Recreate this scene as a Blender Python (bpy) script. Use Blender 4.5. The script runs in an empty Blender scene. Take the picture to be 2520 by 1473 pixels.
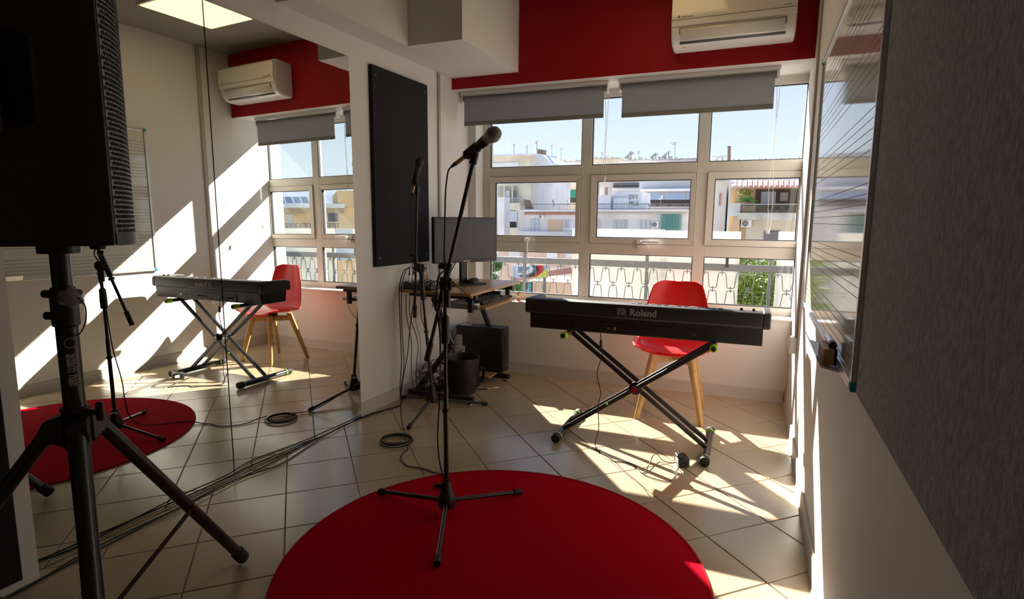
import bpy, bmesh, math, random
from mathutils import Vector, Matrix
random.seed(7)
sc = bpy.context.scene
COL = sc.collection
R = math.radians

# ------------------------------------------------------------------ camera
CAM = Vector((0.0, 0.0, 1.305))
CR = Matrix(((0.9247567, -0.0600661, 0.3757886), (0.3804743, 0.1251132, -0.9162893), (0.0080218, 0.9903226, 0.1385528)))
FPX = 1408.6
cd = bpy.data.cameras.new('camera')
cd.sensor_fit = 'HORIZONTAL'; cd.sensor_width = 36.0
cd.lens = 36.0 * FPX / 2520.0
cd.clip_start = 0.02; cd.clip_end = 3000
cam = bpy.data.objects.new('camera', cd); COL.objects.link(cam)
cam.matrix_world = Matrix.Translation(CAM) @ CR.to_4x4()
sc.camera = cam
sc.cycles.blur_glossy = 0.35
sc.cycles.max_bounces = 7; sc.cycles.diffuse_bounces = 4; sc.cycles.glossy_bounces = 3; sc.cycles.use_adaptive_sampling = True; sc.cycles.adaptive_threshold = 0.03; sc.cycles.transparent_max_bounces = 12; sc.cycles.sample_clamp_indirect = 12.0

# ------------------------------------------------------------------ view, sky, sun
sc.view_settings.view_transform = 'Standard'
sc.view_settings.look = 'None'
sc.view_settings.gamma = 1.0
sc.view_settings.use_curve_mapping = False
sc.view_settings.exposure = 1.5

SUN_DIR = Vector((1.0, -1.29, -1.03)).normalized()       # the way the light travels
w = bpy.data.worlds.new('world'); sc.world = w; w.use_nodes = True
nt = w.node_tree; nt.nodes.clear()
wo = nt.nodes.new('ShaderNodeOutputWorld'); bg = nt.nodes.new('ShaderNodeBackground')
tc = nt.nodes.new('ShaderNodeTexCoord'); sx = nt.nodes.new('ShaderNodeSeparateXYZ'); rp = nt.nodes.new('ShaderNodeValToRGB')
nt.links.new(tc.outputs['Generated'], sx.inputs[0]); nt.links.new(sx.outputs['Z'], rp.inputs[0])
els = rp.color_ramp.elements
els[0].position = 0.0; els[0].color = (0.84, 0.92, 1.0, 1)
els[1].position = 1.0; els[1].color = (0.20, 0.38, 0.76, 1)
e = els.new(0.10); e.color = (0.72, 0.82, 0.96, 1)
e = els.new(0.26); e.color = (0.49, 0.62, 0.86, 1)
e = els.new(0.5); e.color = (0.30, 0.48, 0.82, 1)
bg.inputs['Strength'].default_value = 0.46
nt.links.new(rp.outputs[0], bg.inputs['Color']); nt.links.new(bg.outputs[0], wo.inputs[0])

sd = bpy.data.lights.new('sun', 'SUN'); sd.energy = 8.4; sd.angle = R(0.53); sd.color = (1.0, 0.93, 0.83)
so = bpy.data.objects.new('sun', sd); COL.objects.link(so)
so.rotation_euler = SUN_DIR.to_track_quat('-Z', 'Y').to_euler(); so.location = (-12, 18, 14)

# ------------------------------------------------------------------ frames of the room
LO = Vector((-2.4194, 0.8884, 0)); AL = 0.0469
LD = Vector((math.sin(AL), math.cos(AL), 0)); LN = Vector((math.cos(AL), -math.sin(AL), 0))
RO = Vector((0.2947, 1.9954, 0)); AR = 0.0107
RD = Vector((math.sin(AR), math.cos(AR), 0)); RN = Vector((-math.cos(AR), math.sin(AR), 0))
UP = Vector((0, 0, 1))
YW, YF, YB = 4.477, 4.627, 4.215          # wall under the window, window frame, red beam
ZC = 2.93                                  # ceiling
YBACK = -1.5
def LW(q, off, z): return LO + LD * q + LN * off + UP * z
def RW(q, off, z): return RO + RD * q + RN * off + UP * z
def ray(px, py): return CR @ Vector(((px - 1260) / FPX, -(py - 736.5) / FPX, -1))
def at(px, py, Y):
    d = ray(px, py); return CAM + d * ((Y - CAM.y) / d.y)

# ------------------------------------------------------------------ materials
MATS = {}
def mat(name, col, rough=0.5, metal=0.0, spec=0.5, bump=0.0, bscale=200.0, var=0.0, vscale=8.0, coat=0.0, col2=None, emit=None, estr=0.0, trans=0.0, sheen=0.0, objvar=0.0, stretch=None, detail=4.0):
    if name in MATS: return MATS[name]
    m = bpy.data.materials.new(name); m.use_nodes = True
    n = m.node_tree; b = n.nodes['Principled BSDF']
    b.inputs['Base Color'].default_value = (*col, 1); b.inputs['Roughness'].default_value = rough
    b.inputs['Metallic'].default_value = metal; b.inputs['Specular IOR Level'].default_value = spec
    b.inputs['Coat Weight'].default_value = coat; b.inputs['Coat Roughness'].default_value = 0.05
    b.inputs['Transmission Weight'].default_value = trans
    b.inputs['Sheen Weight'].default_value = sheen
    if emit: b.inputs['Emission Color'].default_value = (*emit, 1); b.inputs['Emission Strength'].default_value = estr
    if bump or var or objvar:
        t = n.nodes.new('ShaderNodeTexCoord'); src = t.outputs['Object']
        if stretch:
            mp = n.nodes.new('ShaderNodeMapping'); mp.inputs['Scale'].default_value = stretch
            n.links.new(src, mp.inputs[0]); src = mp.outputs[0]
    if var:
        nz = n.nodes.new('ShaderNodeTexNoise'); nz.inputs['Scale'].default_value = vscale; nz.inputs['Detail'].default_value = detail
        n.links.new(src, nz.inputs['Vector'])
        mx = n.nodes.new('ShaderNodeMix'); mx.data_type = 'RGBA'
        c2 = col2 or tuple(max(0, c * (1 - var)) for c in col)
        mx.inputs[6].default_value = (*col, 1); mx.inputs[7].default_value = (*c2, 1)
        cr = n.nodes.new('ShaderNodeValToRGB'); cr.color_ramp.elements[0].position = 0.35; cr.color_ramp.elements[1].position = 0.65
        n.links.new(nz.outputs[0], cr.inputs[0]); n.links.new(cr.outputs[0], mx.inputs[0])
        out = mx.outputs[2]
        if objvar:
            oi = n.nodes.new('ShaderNodeObjectInfo'); hs = n.nodes.new('ShaderNodeHueSaturation')
            mr = n.nodes.new('ShaderNodeMapRange'); mr.inputs[3].default_value = 1 - objvar; mr.inputs[4].default_value = 1 + objvar
            n.links.new(oi.outputs['Random'], mr.inputs[0]); n.links.new(mr.outputs[0], hs.inputs['Value']); n.links.new(out, hs.inputs['Color']); out = hs.outputs[0]
        n.links.new(out, b.inputs['Base Color'])
    if bump:
        nb = n.nodes.new('ShaderNodeTexNoise'); nb.inputs['Scale'].default_value = bscale; nb.inputs['Detail'].default_value = 3
        n.links.new(src, nb.inputs['Vector'])
        bp = n.nodes.new('ShaderNodeBump'); bp.inputs['Strength'].default_value = bump; bp.inputs['Distance'].default_value = 0.002
        n.links.new(nb.outputs[0], bp.inputs['Height']); n.links.new(bp.outputs[0], b.inputs['Normal'])
    MATS[name] = m; return m

WHITE = mat('wall_paint', (0.75, 0.72, 0.69), 0.75, spec=0.25)
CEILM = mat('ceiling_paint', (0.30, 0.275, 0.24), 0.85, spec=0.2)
BEAMW = mat('beam_paint', (0.72, 0.69, 0.66), 0.8, spec=0.2)
REDW = mat('red_paint', (0.37, 0.002, 0.010), 0.6, spec=0.3)
SKIRT = mat('baseboard_paint', (0.54, 0.50, 0.455), 0.45, spec=0.4)
TILE = mat('tile_ceramic', (0.48, 0.37, 0.245), 0.20, spec=0.7, var=0.14, vscale=420, bump=0.10, bscale=190, objvar=0.05, detail=2)
GROUT = mat('grout', (0.36, 0.31, 0.25), 0.9, var=0.2, vscale=60)
ALU = mat('window_aluminium', (0.70, 0.65, 0.585), 0.42, spec=0.5)
RUBBER = mat('seal_rubber', (0.03, 0.03, 0.035), 0.6)
BLKMET = mat('black_metal', (0.022, 0.020, 0.022), 0.32, spec=0.5)
BLKPL = mat('black_plastic', (0.021, 0.018, 0.020), 0.42, spec=0.45, bump=0.05, bscale=900)
BLKRUB = mat('black_rubber', (0.014, 0.013, 0.013), 0.7)
DKPL = mat('charcoal_plastic', (0.035, 0.034, 0.037), 0.45, bump=0.04, bscale=800)
CHROME = mat('chrome', (0.75, 0.72, 0.68), 0.15, metal=1.0)
BRASS = mat('brass', (0.75, 0.53, 0.25), 0.22, metal=1.0)
STEEL = mat('steel', (0.55, 0.55, 0.55), 0.3, metal=1.0)
FELTB = mat('black_felt', (0.024, 0.022, 0.028), 0.95, spec=0.1, sheen=0.15, var=0.35, vscale=90, bump=0.5, bscale=350)
FELTG = mat('grey_felt', (0.35, 0.325, 0.34), 0.95, spec=0.1, sheen=0.25, var=0.42, vscale=95, bump=0.9, bscale=260, stretch=(1, 1, 0.6), detail=6)
RUGM = mat('red_carpet', (0.56, 0.002, 0.018), 0.95, spec=0.04, sheen=0.0, var=0.35, vscale=300, bump=0.8, bscale=420)
RUGE = mat('red_carpet_edge', (0.48, 0.004, 0.016), 0.9, spec=0.1, var=0.3, vscale=200)
REDPL = mat('red_plastic', (0.80, 0.006, 0.008), 0.33, spec=0.5, bump=0.02, bscale=500)
REDCU = mat('red_leatherette', (0.72, 0.010, 0.014), 0.38, spec=0.5, bump=0.08, bscale=320)
BEECH = mat('beech_wood', (0.68, 0.40, 0.16), 0.42, spec=0.4, var=0.3, vscale=14, stretch=(6, 6, 0.6), bump=0.05, bscale=60)
OAK = mat('desk_laminate', (0.50, 0.27, 0.10), 0.33, spec=0.5, var=0.3, vscale=10, stretch=(8, 0.7, 8), bump=0.02, bscale=60)
ESCR = mat('screen_black', (0.030, 0.029, 0.028), 0.30, spec=0.4)
LIME = mat('lime_plastic', (0.35, 0.72, 0.02), 0.4)
WBOARD = mat('whiteboard_enamel', (0.74, 0.72, 0.66), 0.07, spec=1.0, coat=0.0)
INK = mat('black_ink', (0.03, 0.03, 0.03), 0.5)
TEAL = mat('teal_plastic', (0.01, 0.28, 0.33), 0.4)
SILV = mat('anodised_silver', (0.70, 0.69, 0.68), 0.3, metal=0.6)
BLIND = mat('blind_fabric', (0.33, 0.325, 0.33), 0.85, spec=0.15, bump=0.4, bscale=900)
BLINDH = mat('blind_hem', (0.23, 0.225, 0.22), 0.8, spec=0.15, bump=0.3, bscale=900)
WPL = mat('white_plastic', (0.80, 0.775, 0.75), 0.28, spec=0.5)
WPLS = mat('white_satin', (0.82, 0.79, 0.75), 0.12, spec=0.5, coat=0.4)
KEYW = mat('key_white', (0.82, 0.81, 0.78), 0.25)
PRINT = mat('silver_print', (0.42, 0.38, 0.36), 0.5)
GREYT = mat('grey_print', (0.10, 0.10, 0.10), 0.5)
WPAPER = mat('paper_label', (0.72, 0.70, 0.66), 0.7)
BLUEP = mat('blue_print', (0.02, 0.22, 0.55), 0.5)
REDP = mat('red_print', (0.55, 0.02, 0.02), 0.4)
YELP = mat('yellow_print', (0.85, 0.55, 0.02), 0.5)
LAMP = mat('lamp_diffuser', (0.9, 0.9, 0.85), 0.6, emit=(1.0, 0.68, 0.27), estr=1.0)
MIRR = mat('mirror_glass', (0.80, 0.83, 0.78), 0.0, metal=1.0)
TRUNK = mat('trunking_plastic', (0.42, 0.385, 0.34), 0.5)

def glassmat(name, tint=(1, 1, 1), refl=0.10):
    m = bpy.data.materials.new(name); m.use_nodes = True; n = m.node_tree; n.nodes.clear()
    o = n.nodes.new('ShaderNodeOutputMaterial'); t = n.nodes.new('ShaderNodeBsdfTransparent'); g = n.nodes.new('ShaderNodeBsdfGlossy')
    lw_ = n.nodes.new('ShaderNodeLayerWeight'); lw_.inputs['Blend'].default_value = 0.5; pw = n.nodes.new('ShaderNodeMath'); pw.operation = 'POWER'; pw.inputs[1].default_value = 5.0
    fr = n.nodes.new('ShaderNodeMath'); fr.operation = 'MULTIPLY_ADD'; fr.inputs[1].default_value = 0.95; fr.inputs[2].default_value = 0.03; x = n.nodes.new('ShaderNodeMixShader')
    n.links.new(lw_.outputs['Facing'], pw.inputs[0]); n.links.new(pw.outputs[0], fr.inputs[0])
    t.inputs['Color'].default_value = (*tint, 1); g.inputs['Roughness'].default_value = 0.0
    n.links.new(fr.outputs[0], x.inputs[0]); n.links.new(t.outputs[0], x.inputs[1]); n.links.new(g.outputs[0], x.inputs[2]); n.links.new(x.outputs[0], o.inputs[0])
    MATS[name] = m; return m
GLASS = glassmat('window_glass', (0.985, 0.995, 0.99))
def transluc(name, col, fac=0.5, rough_bump=0.0):
    m = bpy.data.materials.new(name); m.use_nodes = True; n = m.node_tree; n.nodes.clear()
    o = n.nodes.new('ShaderNodeOutputMaterial'); t = n.nodes.new('ShaderNodeBsdfTranslucent'); g = n.nodes.new('ShaderNodeBsdfDiffuse'); x = n.nodes.new('ShaderNodeMixShader')
    t.inputs['Color'].default_value = (*col, 1); g.inputs['Color'].default_value = (*col, 1); x.inputs[0].default_value = fac
    n.links.new(g.outputs[0], x.inputs[1]); n.links.new(t.outputs[0], x.inputs[2]); n.links.new(x.outputs[0], o.inputs[0])
    MATS[name] = m; return m
BLINDT = transluc('blind_screen_fabric', (0.47, 0.47, 0.49), 0.5)
SHEET = transluc('white_sheet_panel', (0.86, 0.84, 0.80), 0.22)

# ------------------------------------------------------------------ mesh helpers
ORG = {}
class MB:
    def __init__(s): s.v = []; s.f = []
    def add(s, vs, fs):
        o = len(s.v); s.v += [Vector(v) for v in vs]; s.f += [tuple(i + o for i in f) for f in fs]; return s
    def box(s, c, d, rz=0.0, M=None):
        x, y, z = d[0] / 2, d[1] / 2, d[2] / 2
        vs = [Vector((a * x, b * y, e * z)) for a in (-1, 1) for b in (-1, 1) for e in (-1, 1)]
        T = M if M is not None else Matrix.Rotation(rz, 3, 'Z')
        vs = [T @ v + Vector(c) for v in vs]
        return s.add(vs, [(0, 1, 3, 2), (4, 6, 7, 5), (0, 4, 5, 1), (2, 3, 7, 6), (0, 2, 6, 4), (1, 5, 7, 3)])
    def bb(s, a, b): return s.box([(a[i] + b[i]) / 2 for i in range(3)], [abs(b[i] - a[i]) for i in range(3)])
    def hexa(s, a, b):                                  # two quads, joined
        return s.add(list(a) + list(b), [(3, 2, 1, 0), (4, 5, 6, 7), (0, 1, 5, 4), (1, 2, 6, 5), (2, 3, 7, 6), (3, 0, 4, 7)])
    def cyl(s, a, b, r0, r1=None, n=16, caps=True):
        a = Vector(a); b = Vector(b); r1 = r0 if r1 is None else r1
        t = (b - a).normalized(); u = t.orthogonal().normalized(); w_ = t.cross(u)
        vs = []
        for p, r_ in ((a, r0), (b, r1)):
            for i in range(n):
                th = 2 * math.pi * i / n; vs.append(p + (u * math.cos(th) + w_ * math.sin(th)) * r_)
        fs = [(i, (i + 1) % n, n + (i + 1) % n, n + i) for i in range(n)]
        if caps: fs += [tuple(range(n - 1, -1, -1)), tuple(range(n, 2 * n))]
        return s.add(vs, fs)
    def tube(s, pts, r, n=8, closed=False, taper=None):
        P = [Vector(p) for p in pts]; m = len(P); vs = []; fs = []; u = None
        for i in range(m):
            t = (P[(i + 1) % m if closed else min(i + 1, m - 1)] - P[i - 1 if closed else max(i - 1, 0)])
            if t.length < 1e-9: t = Vector((0, 0, 1))
            t.normalize()
            if u is None: u = t.orthogonal().normalized()
            else:
                u = u - t * u.dot(t)
                if u.length < 1e-6: u = t.orthogonal()
                u.normalize()
            w_ = t.cross(u); rr = r if taper is None else r * taper[i]
            for k in range(n):
                th = 2 * math.pi * k / n; vs.append(P[i] + (u * math.cos(th) + w_ * math.sin(th)) * rr)
        for i in range(m if closed else m - 1):
            j = (i + 1) % m
            for k in range(n): fs.append((i * n + k, i * n + (k + 1) % n, j * n + (k + 1) % n, j * n + k))
        if not closed: fs += [tuple(range(n - 1, -1, -1)), tuple(range((m - 1) * n, m * n))]
        return s.add(vs, fs)
    def lathe(s, prof, a=(0, 0, 0), axis=(0, 0, 1), n=24, caps=True):
        a = Vector(a); t = Vector(axis).normalized(); u = t.orthogonal().normalized(); w_ = t.cross(u); vs = []; fs = []
        for r_, z in prof:
            for k in range(n):
                th = 2 * math.pi * k / n; vs.append(a + t * z + (u * math.cos(th) + w_ * math.sin(th)) * max(r_, 1e-5))
        m = len(prof)
        for i in range(m - 1):
            for k in range(n): fs.append((i * n + k, i * n + (k + 1) % n, (i + 1) * n + (k + 1) % n, (i + 1) * n + k))
        if caps: fs += [tuple(range(n - 1, -1, -1)), tuple(range((m - 1) * n, m * n))]
        return s.add(vs, fs)
    def prism(s, poly, d, o=(0, 0, 0), ex=(1, 0, 0), ey=(0, 1, 0)):      # polygon in (ex, ey) at o, thickened by the vector d
        o = Vector(o); ex = Vector(ex); ey = Vector(ey); d = Vector(d); n = len(poly)
        vs = [o + ex * p[0] + ey * p[1] for p in poly]; vs += [v + d for v in vs]
        fs = [tuple(range(n - 1, -1, -1)), tuple(range(n, 2 * n))] + [(i, (i + 1) % n, n + (i + 1) % n, n + i) for i in range(n)]
        return s.add(vs, fs)
    def sph(s, c, r, n=16, m=10, sc_=(1, 1, 1)):
        vs = []; fs = []; c = Vector(c)
        for i in range(m + 1):
            ph = math.pi * i / m
            for k in range(n):
                th = 2 * math.pi * k / n
                vs.append(c + Vector((math.sin(ph) * math.cos(th) * r * sc_[0], math.sin(ph) * math.sin(th) * r * sc_[1], math.cos(ph) * r * sc_[2])))
        for i in range(m):
            for k in range(n): fs.append((i * n + k, (i + 1) * n + k, (i + 1) * n + (k + 1) % n, i * n + (k + 1) % n))
        return s.add(vs, fs)
    def surf(s, fn, nu, nv):
        vs = [fn(i / nu, j / nv) for j in range(nv + 1) for i in range(nu + 1)]
        fs = [(j * (nu + 1) + i, j * (nu + 1) + i + 1, (j + 1) * (nu + 1) + i + 1, (j + 1) * (nu + 1) + i) for j in range(nv) for i in range(nu)]
        return s.add(vs, fs)
    def mesh(s, name, m, org=Vector((0, 0, 0)), smooth=35):
        me = bpy.data.meshes.new(name); me.from_pydata([tuple(v - org) for v in s.v], [], s.f)
        bm = bmesh.new(); bm.from_mesh(me); bmesh.ops.remove_doubles(bm, verts=bm.verts, dist=1e-6); bmesh.ops.recalc_face_normals(bm, faces=bm.faces); bm.to_mesh(me); bm.free()
        me.materials.append(m)
        if smooth:
            me.polygons.foreach_set('use_smooth', [True] * len(me.polygons)); me.set_sharp_from_angle(angle=R(smooth))
        me.update(); return me
    def build(s, name, m, parent=None, bevel=0.0, seg=2, solid=0.0, subsurf=0, smooth=35):
        org = ORG.get(parent.name, Vector((0, 0, 0))) if parent else Vector((0, 0, 0))
        o = bpy.data.objects.new(name, s.mesh(name, m, org, smooth)); COL.objects.link(o)
        if parent: o.parent = parent; ORG[o.name] = org
        if solid: k = o.modifiers.new('solid', 'SOLIDIFY'); k.thickness = solid; k.offset = 0
        if subsurf: k = o.modifiers.new('sub', 'SUBSURF'); k.levels = subsurf; k.render_levels = subsurf
        if bevel: k = o.modifiers.new('bevel', 'BEVEL'); k.width = bevel; k.segments = seg; k.limit_method = 'ANGLE'; k.angle_limit = R(40); k.harden_normals = False
        return o
def tag(o, label=None, cat=None, group=None, kind=None):
    if label: o['label'] = label
    if cat: o['category'] = cat
    if group: o['group'] = group
    if kind: o['kind'] = kind
    return o
def thing(name, label, cat, loc=(0, 0, 0), group=None, kind=None, rz=0.0, world=True):
    o = bpy.data.objects.new(name, None); COL.objects.link(o); o.empty_display_size = 0.05
    o.location = loc; o.rotation_euler = (0, 0, rz)
    ORG[o.name] = Vector(loc) if world else Vector((0, 0, 0))
    return tag(o, label, cat, group, kind)
def struct(o): o['kind'] = 'structure'; return o
def inst(src, name, parent=None, loc=None, rz=None):       # a linked copy sharing mesh data
    c = src.copy(); c.name = name; COL.objects.link(c)
    if parent: c.parent = parent
    if loc is not None: c.location = loc
    if rz is not None: c.rotation_euler = (0, 0, rz)
    return c
def crom(pts, k=6):                                         # smooth line through the points
    P = [Vector(p) for p in pts]; out = []
    for i in range(len(P) - 1):
        a = P[max(i - 1, 0)]; b = P[i]; c = P[i + 1]; d = P[min(i + 2, len(P) - 1)]
        for j in range(k):
            t = j / k; out.append(0.5 * ((2 * b) + (c - a) * t + (2 * a - 5 * b + 4 * c - d) * t * t + (3 * b - a - 3 * c + d) * t ** 3))
    out.append(P[-1]); return out
def rrect(w_, h, r_, n=4):                                  # rounded rectangle, centred
    out = []
    for cx, cy, a0 in ((w_ / 2 - r_, h / 2 - r_, 0), (-w_ / 2 + r_, h / 2 - r_, 90), (-w_ / 2 + r_, -h / 2 + r_, 180), (w_ / 2 - r_, -h / 2 + r_, 270)):
        for i in range(n + 1):
            a = R(a0 + 90 * i / n); out.append((cx + r_ * math.cos(a), cy + r_ * math.sin(a)))
    return out
def text(name, s, size, m, parent, o, ex, ey, extrude=0.0004, align='CENTER', bold=0.0, xs=1.0):
    cu = bpy.data.curves.new(name, 'FONT'); cu.body = s; cu.size = size; cu.extrude = extrude; cu.align_x = align; cu.align_y = 'CENTER'; cu.offset = bold; cu.resolution_u = 4
    t = bpy.data.objects.new(name, cu); COL.objects.link(t)
    dg = bpy.context.evaluated_depsgraph_get(); me = bpy.data.meshes.new_from_object(t.evaluated_get(dg)); bpy.data.objects.remove(t)
    ex = Vector(ex).normalized(); ey = Vector(ey).normalized(); ez = ex.cross(ey); o = Vector(o)
    org = ORG.get(parent.name, Vector((0, 0, 0))) if parent else Vector((0, 0, 0))
    for v in me.vertices: p = v.co.copy(); v.co = o + ex * p.x * xs + ey * p.y + ez * p.z - org
    me.materials.clear(); me.materials.append(m); me.update()
    ob = bpy.data.objects.new(name, me); COL.objects.link(ob)
    if parent: ob.parent = parent; ORG[ob.name] = org
    return ob
# ================================================================== the room
def clip(poly, hp):
    for (p, n) in hp:
        out = []
        for i in range(len(poly)):
            a = poly[i]; b = poly[(i + 1) % len(poly)]
            da = (a - p).dot(n); db = (b - p).dot(n)
            if da >= 0: out.append(a)
            if da * db < 0: out.append(a + (b - a) * (da / (da - db)))
        poly = out
        if len(poly) < 3: return []
    return poly
def lx(y): return LO.x + math.tan(AL) * (y - LO.y)           # left wall at y
def rx(y): return RO.x + math.tan(AR) * (y - RO.y)           # right wall at y
fl = MB().prism([(lx(YBACK) , YBACK), (rx(YBACK), YBACK), (rx(YW), YW), (lx(YW), YW)], (0, 0, -0.12), (0, 0, -0.004)).build('floor', GROUT, smooth=0)
struct(fl)
TT = 0.3303; TA = 0.7495; TO = Vector((-1.2456, 2.6556, 0))
ta = Vector((math.cos(TA), math.sin(TA), 0)); tb = Vector((-math.sin(TA), math.cos(TA), 0))
g = 0.0026
hp = [(LO + LN * 0.001, LN), (RO + RN * 0.001, RN), (Vector((0, YW - 0.001, 0)), Vector((0, -1, 0))), (Vector((0, YBACK + 0.001, 0)), Vector((0, 1, 0)))]
def tile_mesh(poly, c):
    m = MB(); n = len(poly); e_ = 0.0015
    cc = sum(poly, Vector()) / n
    top = []
    for v in poly:
        d = (v - cc); top.append(v - d.normalized() * e_ * 1.5)
    vs = [v - c + Vector((0, 0, -0.006)) for v in poly] + [v - c + Vector((0, 0, -0.0012)) for v in poly] + [v - c for v in top]
    fs = [(i, (i + 1) % n, n + (i + 1) % n, n + i) for i in range(n)] + [(n + i, n + (i + 1) % n, 2 * n + (i + 1) % n, 2 * n + i) for i in range(n)] + [tuple(range(2 * n, 3 * n))]
    m.add(vs, fs); return m.mesh('tile', TILE, smooth=20)
whole = None
for i in range(-16, 17):
    for j in range(-16, 17):
        c = TO + ta * (TT * (j + 0.5)) + tb * (TT * (i + 0.5))
        h = TT / 2 - g
        sq = [c + ta * (a * h) + tb * (b * h) for a, b in ((-1, -1), (1, -1), (1, 1), (-1, 1))]
        pl = clip(sq, hp)
        if len(pl) < 3: continue
        area = 0.5 * abs(sum(pl[k].x * pl[(k + 1) % len(pl)].y - pl[(k + 1) % len(pl)].x * pl[k].y for k in range(len(pl))))
        if area < 2e-4: continue
        full = area > (2 * h) ** 2 * 0.9999
        if full and whole is None: whole = tile_mesh(sq, c)
        me = whole if full else tile_mesh(pl, c)
        t = bpy.data.objects.new('tile', me); COL.objects.link(t); t.parent = fl; t.location = c

q0 = (YBACK - LO.y) / math.cos(AL); q1 = (4.80 - LO.y) / math.cos(AL)
def wallbox(F, a, b, o0, o1, z0, z1): return MB().hexa([F(a, o0, z0), F(b, o0, z0), F(b, o1, z0), F(a, o1, z0)], [F(a, o0, z1), F(b, o0, z1), F(b, o1, z1), F(a, o1, z1)])
struct(wallbox(LW, q0 - 0.1, q1, 0, -0.15, 0, ZC).build('wall_left', WHITE, smooth=0))
r0 = YBACK - RO.y; r1 = 4.80 - RO.y
struct(wallbox(RW, r0 - 0.1, r1, 0, -0.15, 0, ZC).build('wall_right', WHITE, smooth=0))
struct(MB().bb((lx(YBACK) - 0.1, YBACK - 0.15, 0), (rx(YBACK) + 0.1, YBACK, ZC)).build('wall_back', WHITE, smooth=0))
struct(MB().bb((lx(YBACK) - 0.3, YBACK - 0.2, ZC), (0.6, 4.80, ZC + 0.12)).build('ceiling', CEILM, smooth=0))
struct(wallbox(LW, q0 + 0.02, 0.235, 0, 0.12, 0, ZC).build('wall_pier', WHITE, smooth=0))
# wall under the window and the jamb on its left
ww = MB().bb((lx(YW) - 0.02, YW, 0), (rx(YW) + 0.02, YF + 0.10, 0.600))
ww.bb((lx(YW) - 0.02, YW, 0.600), (-2.178, YF + 0.10, 2.325))
struct(ww.build('wall_window', WHITE, smooth=0))
struct(MB().bb((-2.176, YW - 0.012, 0.600), (rx(YW) + 0.004, YF + 0.01, 0.614)).build('trim_sill', WPL, bevel=0.003))
# beam over the window, red on its face
struct(MB().bb((lx(YB) - 0.02, YB + 0.004, 2.326), (rx(YB) + 0.03, YF + 0.10, ZC)).build('trim_beam', BEAMW, smooth=0))
struct(MB().bb((lx(YB) - 0.005, YB, 2.325), (rx(YB) + 0.006, YB + 0.004, ZC)).build('wall_red', REDW, smooth=0))
# boxed-in duct under the ceiling along the left wall, wider towards the window
duct = [(lx(2.449) - 0.004, 2.449), (-2.158, 2.452), (-2.113, 3.345), (-1.721, 3.345), (-1.691, YB), (lx(YB) - 0.004, YB)]
struct(MB().prism(duct, (0, 0, ZC - 2.41), (0, 0, 2.41)).build('trim_duct', BEAMW, smooth=0))
# baseboards with a coved foot
def baseboard(name, F, a, b):
    prof = [(0, 0.0), (0.018, 0.0), (0.017, 0.004), (0.013, 0.010), (0.012, 0.080), (0.009, 0.088), (0, 0.090)]
    m = MB(); n = len(prof)
    vs = [F(a, p[0], p[1]) for p in prof] + [F(b, p[0], p[1]) for p in prof]
    m.add(vs, [(i, (i + 1) % n, n + (i + 1) % n, n + i) for i in range(n)] + [tuple(range(n)), tuple(range(2 * n - 1, n - 1, -1))])
    return struct(m.build(name, SKIRT))
baseboard('baseboard_left', LW, 2.118, (YW - LO.y) / math.cos(AL) - 0.002)
baseboard('baseboard_right', RW, r0 + 0.02, YW - RO.y - 0.002)
baseboard('baseboard_window', lambda q, o, z: Vector((q, YW - o, z)), lx(YW) + 0.02, rx(YW) - 0.02)
# cable trunking
struct(wallbox(LW, 3.11, 3.14, 0.0, 0.014, 0.10, 2.405).build('trim_conduit', TRUNK, bevel=0.002))

# ------------------------------------------------------------------ window
win = thing('window_1', None, None, (-0.9, YF, 0.61)); struct(win)
Y0, Y1 = YF, YF + 0.06
XR_ = rx(YF) + 0.002
cols = [(-2.114, -1.295), (-1.211, -0.393), (-0.311, XR_ - 0.002)]
def bar(name, a, b, m=ALU, bev=0.003): return MB().bb(a, b).build(name, m, win, bevel=bev)
bar('jamb', (-2.176, Y0, 0.614), (-2.114, Y1, 2.33))
bar('head_rail', (-2.114, Y0, 2.264), (XR_, Y1, 2.33))
bar('bottom_rail', (-2.114, Y0, 0.614), (XR_, Y1, 0.669))
bar('mullion', (-1.295, Y0, 0.669), (-1.211, Y1, 2.264)); bar('mullion', (-0.393, Y0, 0.669), (-0.311, Y1, 2.264))
def ringframe(m, x0, x1, z0, z1, w_, y0, y1):
    o = [(x0, z0), (x1, z0), (x1, z1), (x0, z1)]; i = [(x0 + w_, z0 + w_), (x1 - w_, z0 + w_), (x1 - w_, z1 - w_), (x0 + w_, z1 - w_)]
    for k in range(4):
        a, b, c, d = o[k], o[(k + 1) % 4], i[(k + 1) % 4], i[k]
        m.hexa([Vector((p[0], y0, p[1])) for p in (a, b, c, d)], [Vector((p[0], y1, p[1])) for p in (a, b, c, d)])
    return m
def seal(par, x0, x1, z0, z1, y): return ringframe(MB(), x0, x1, z0, z1, 0.006, y - 0.004, y + 0.02).build('seal', RUBBER, par, smooth=0)
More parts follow.
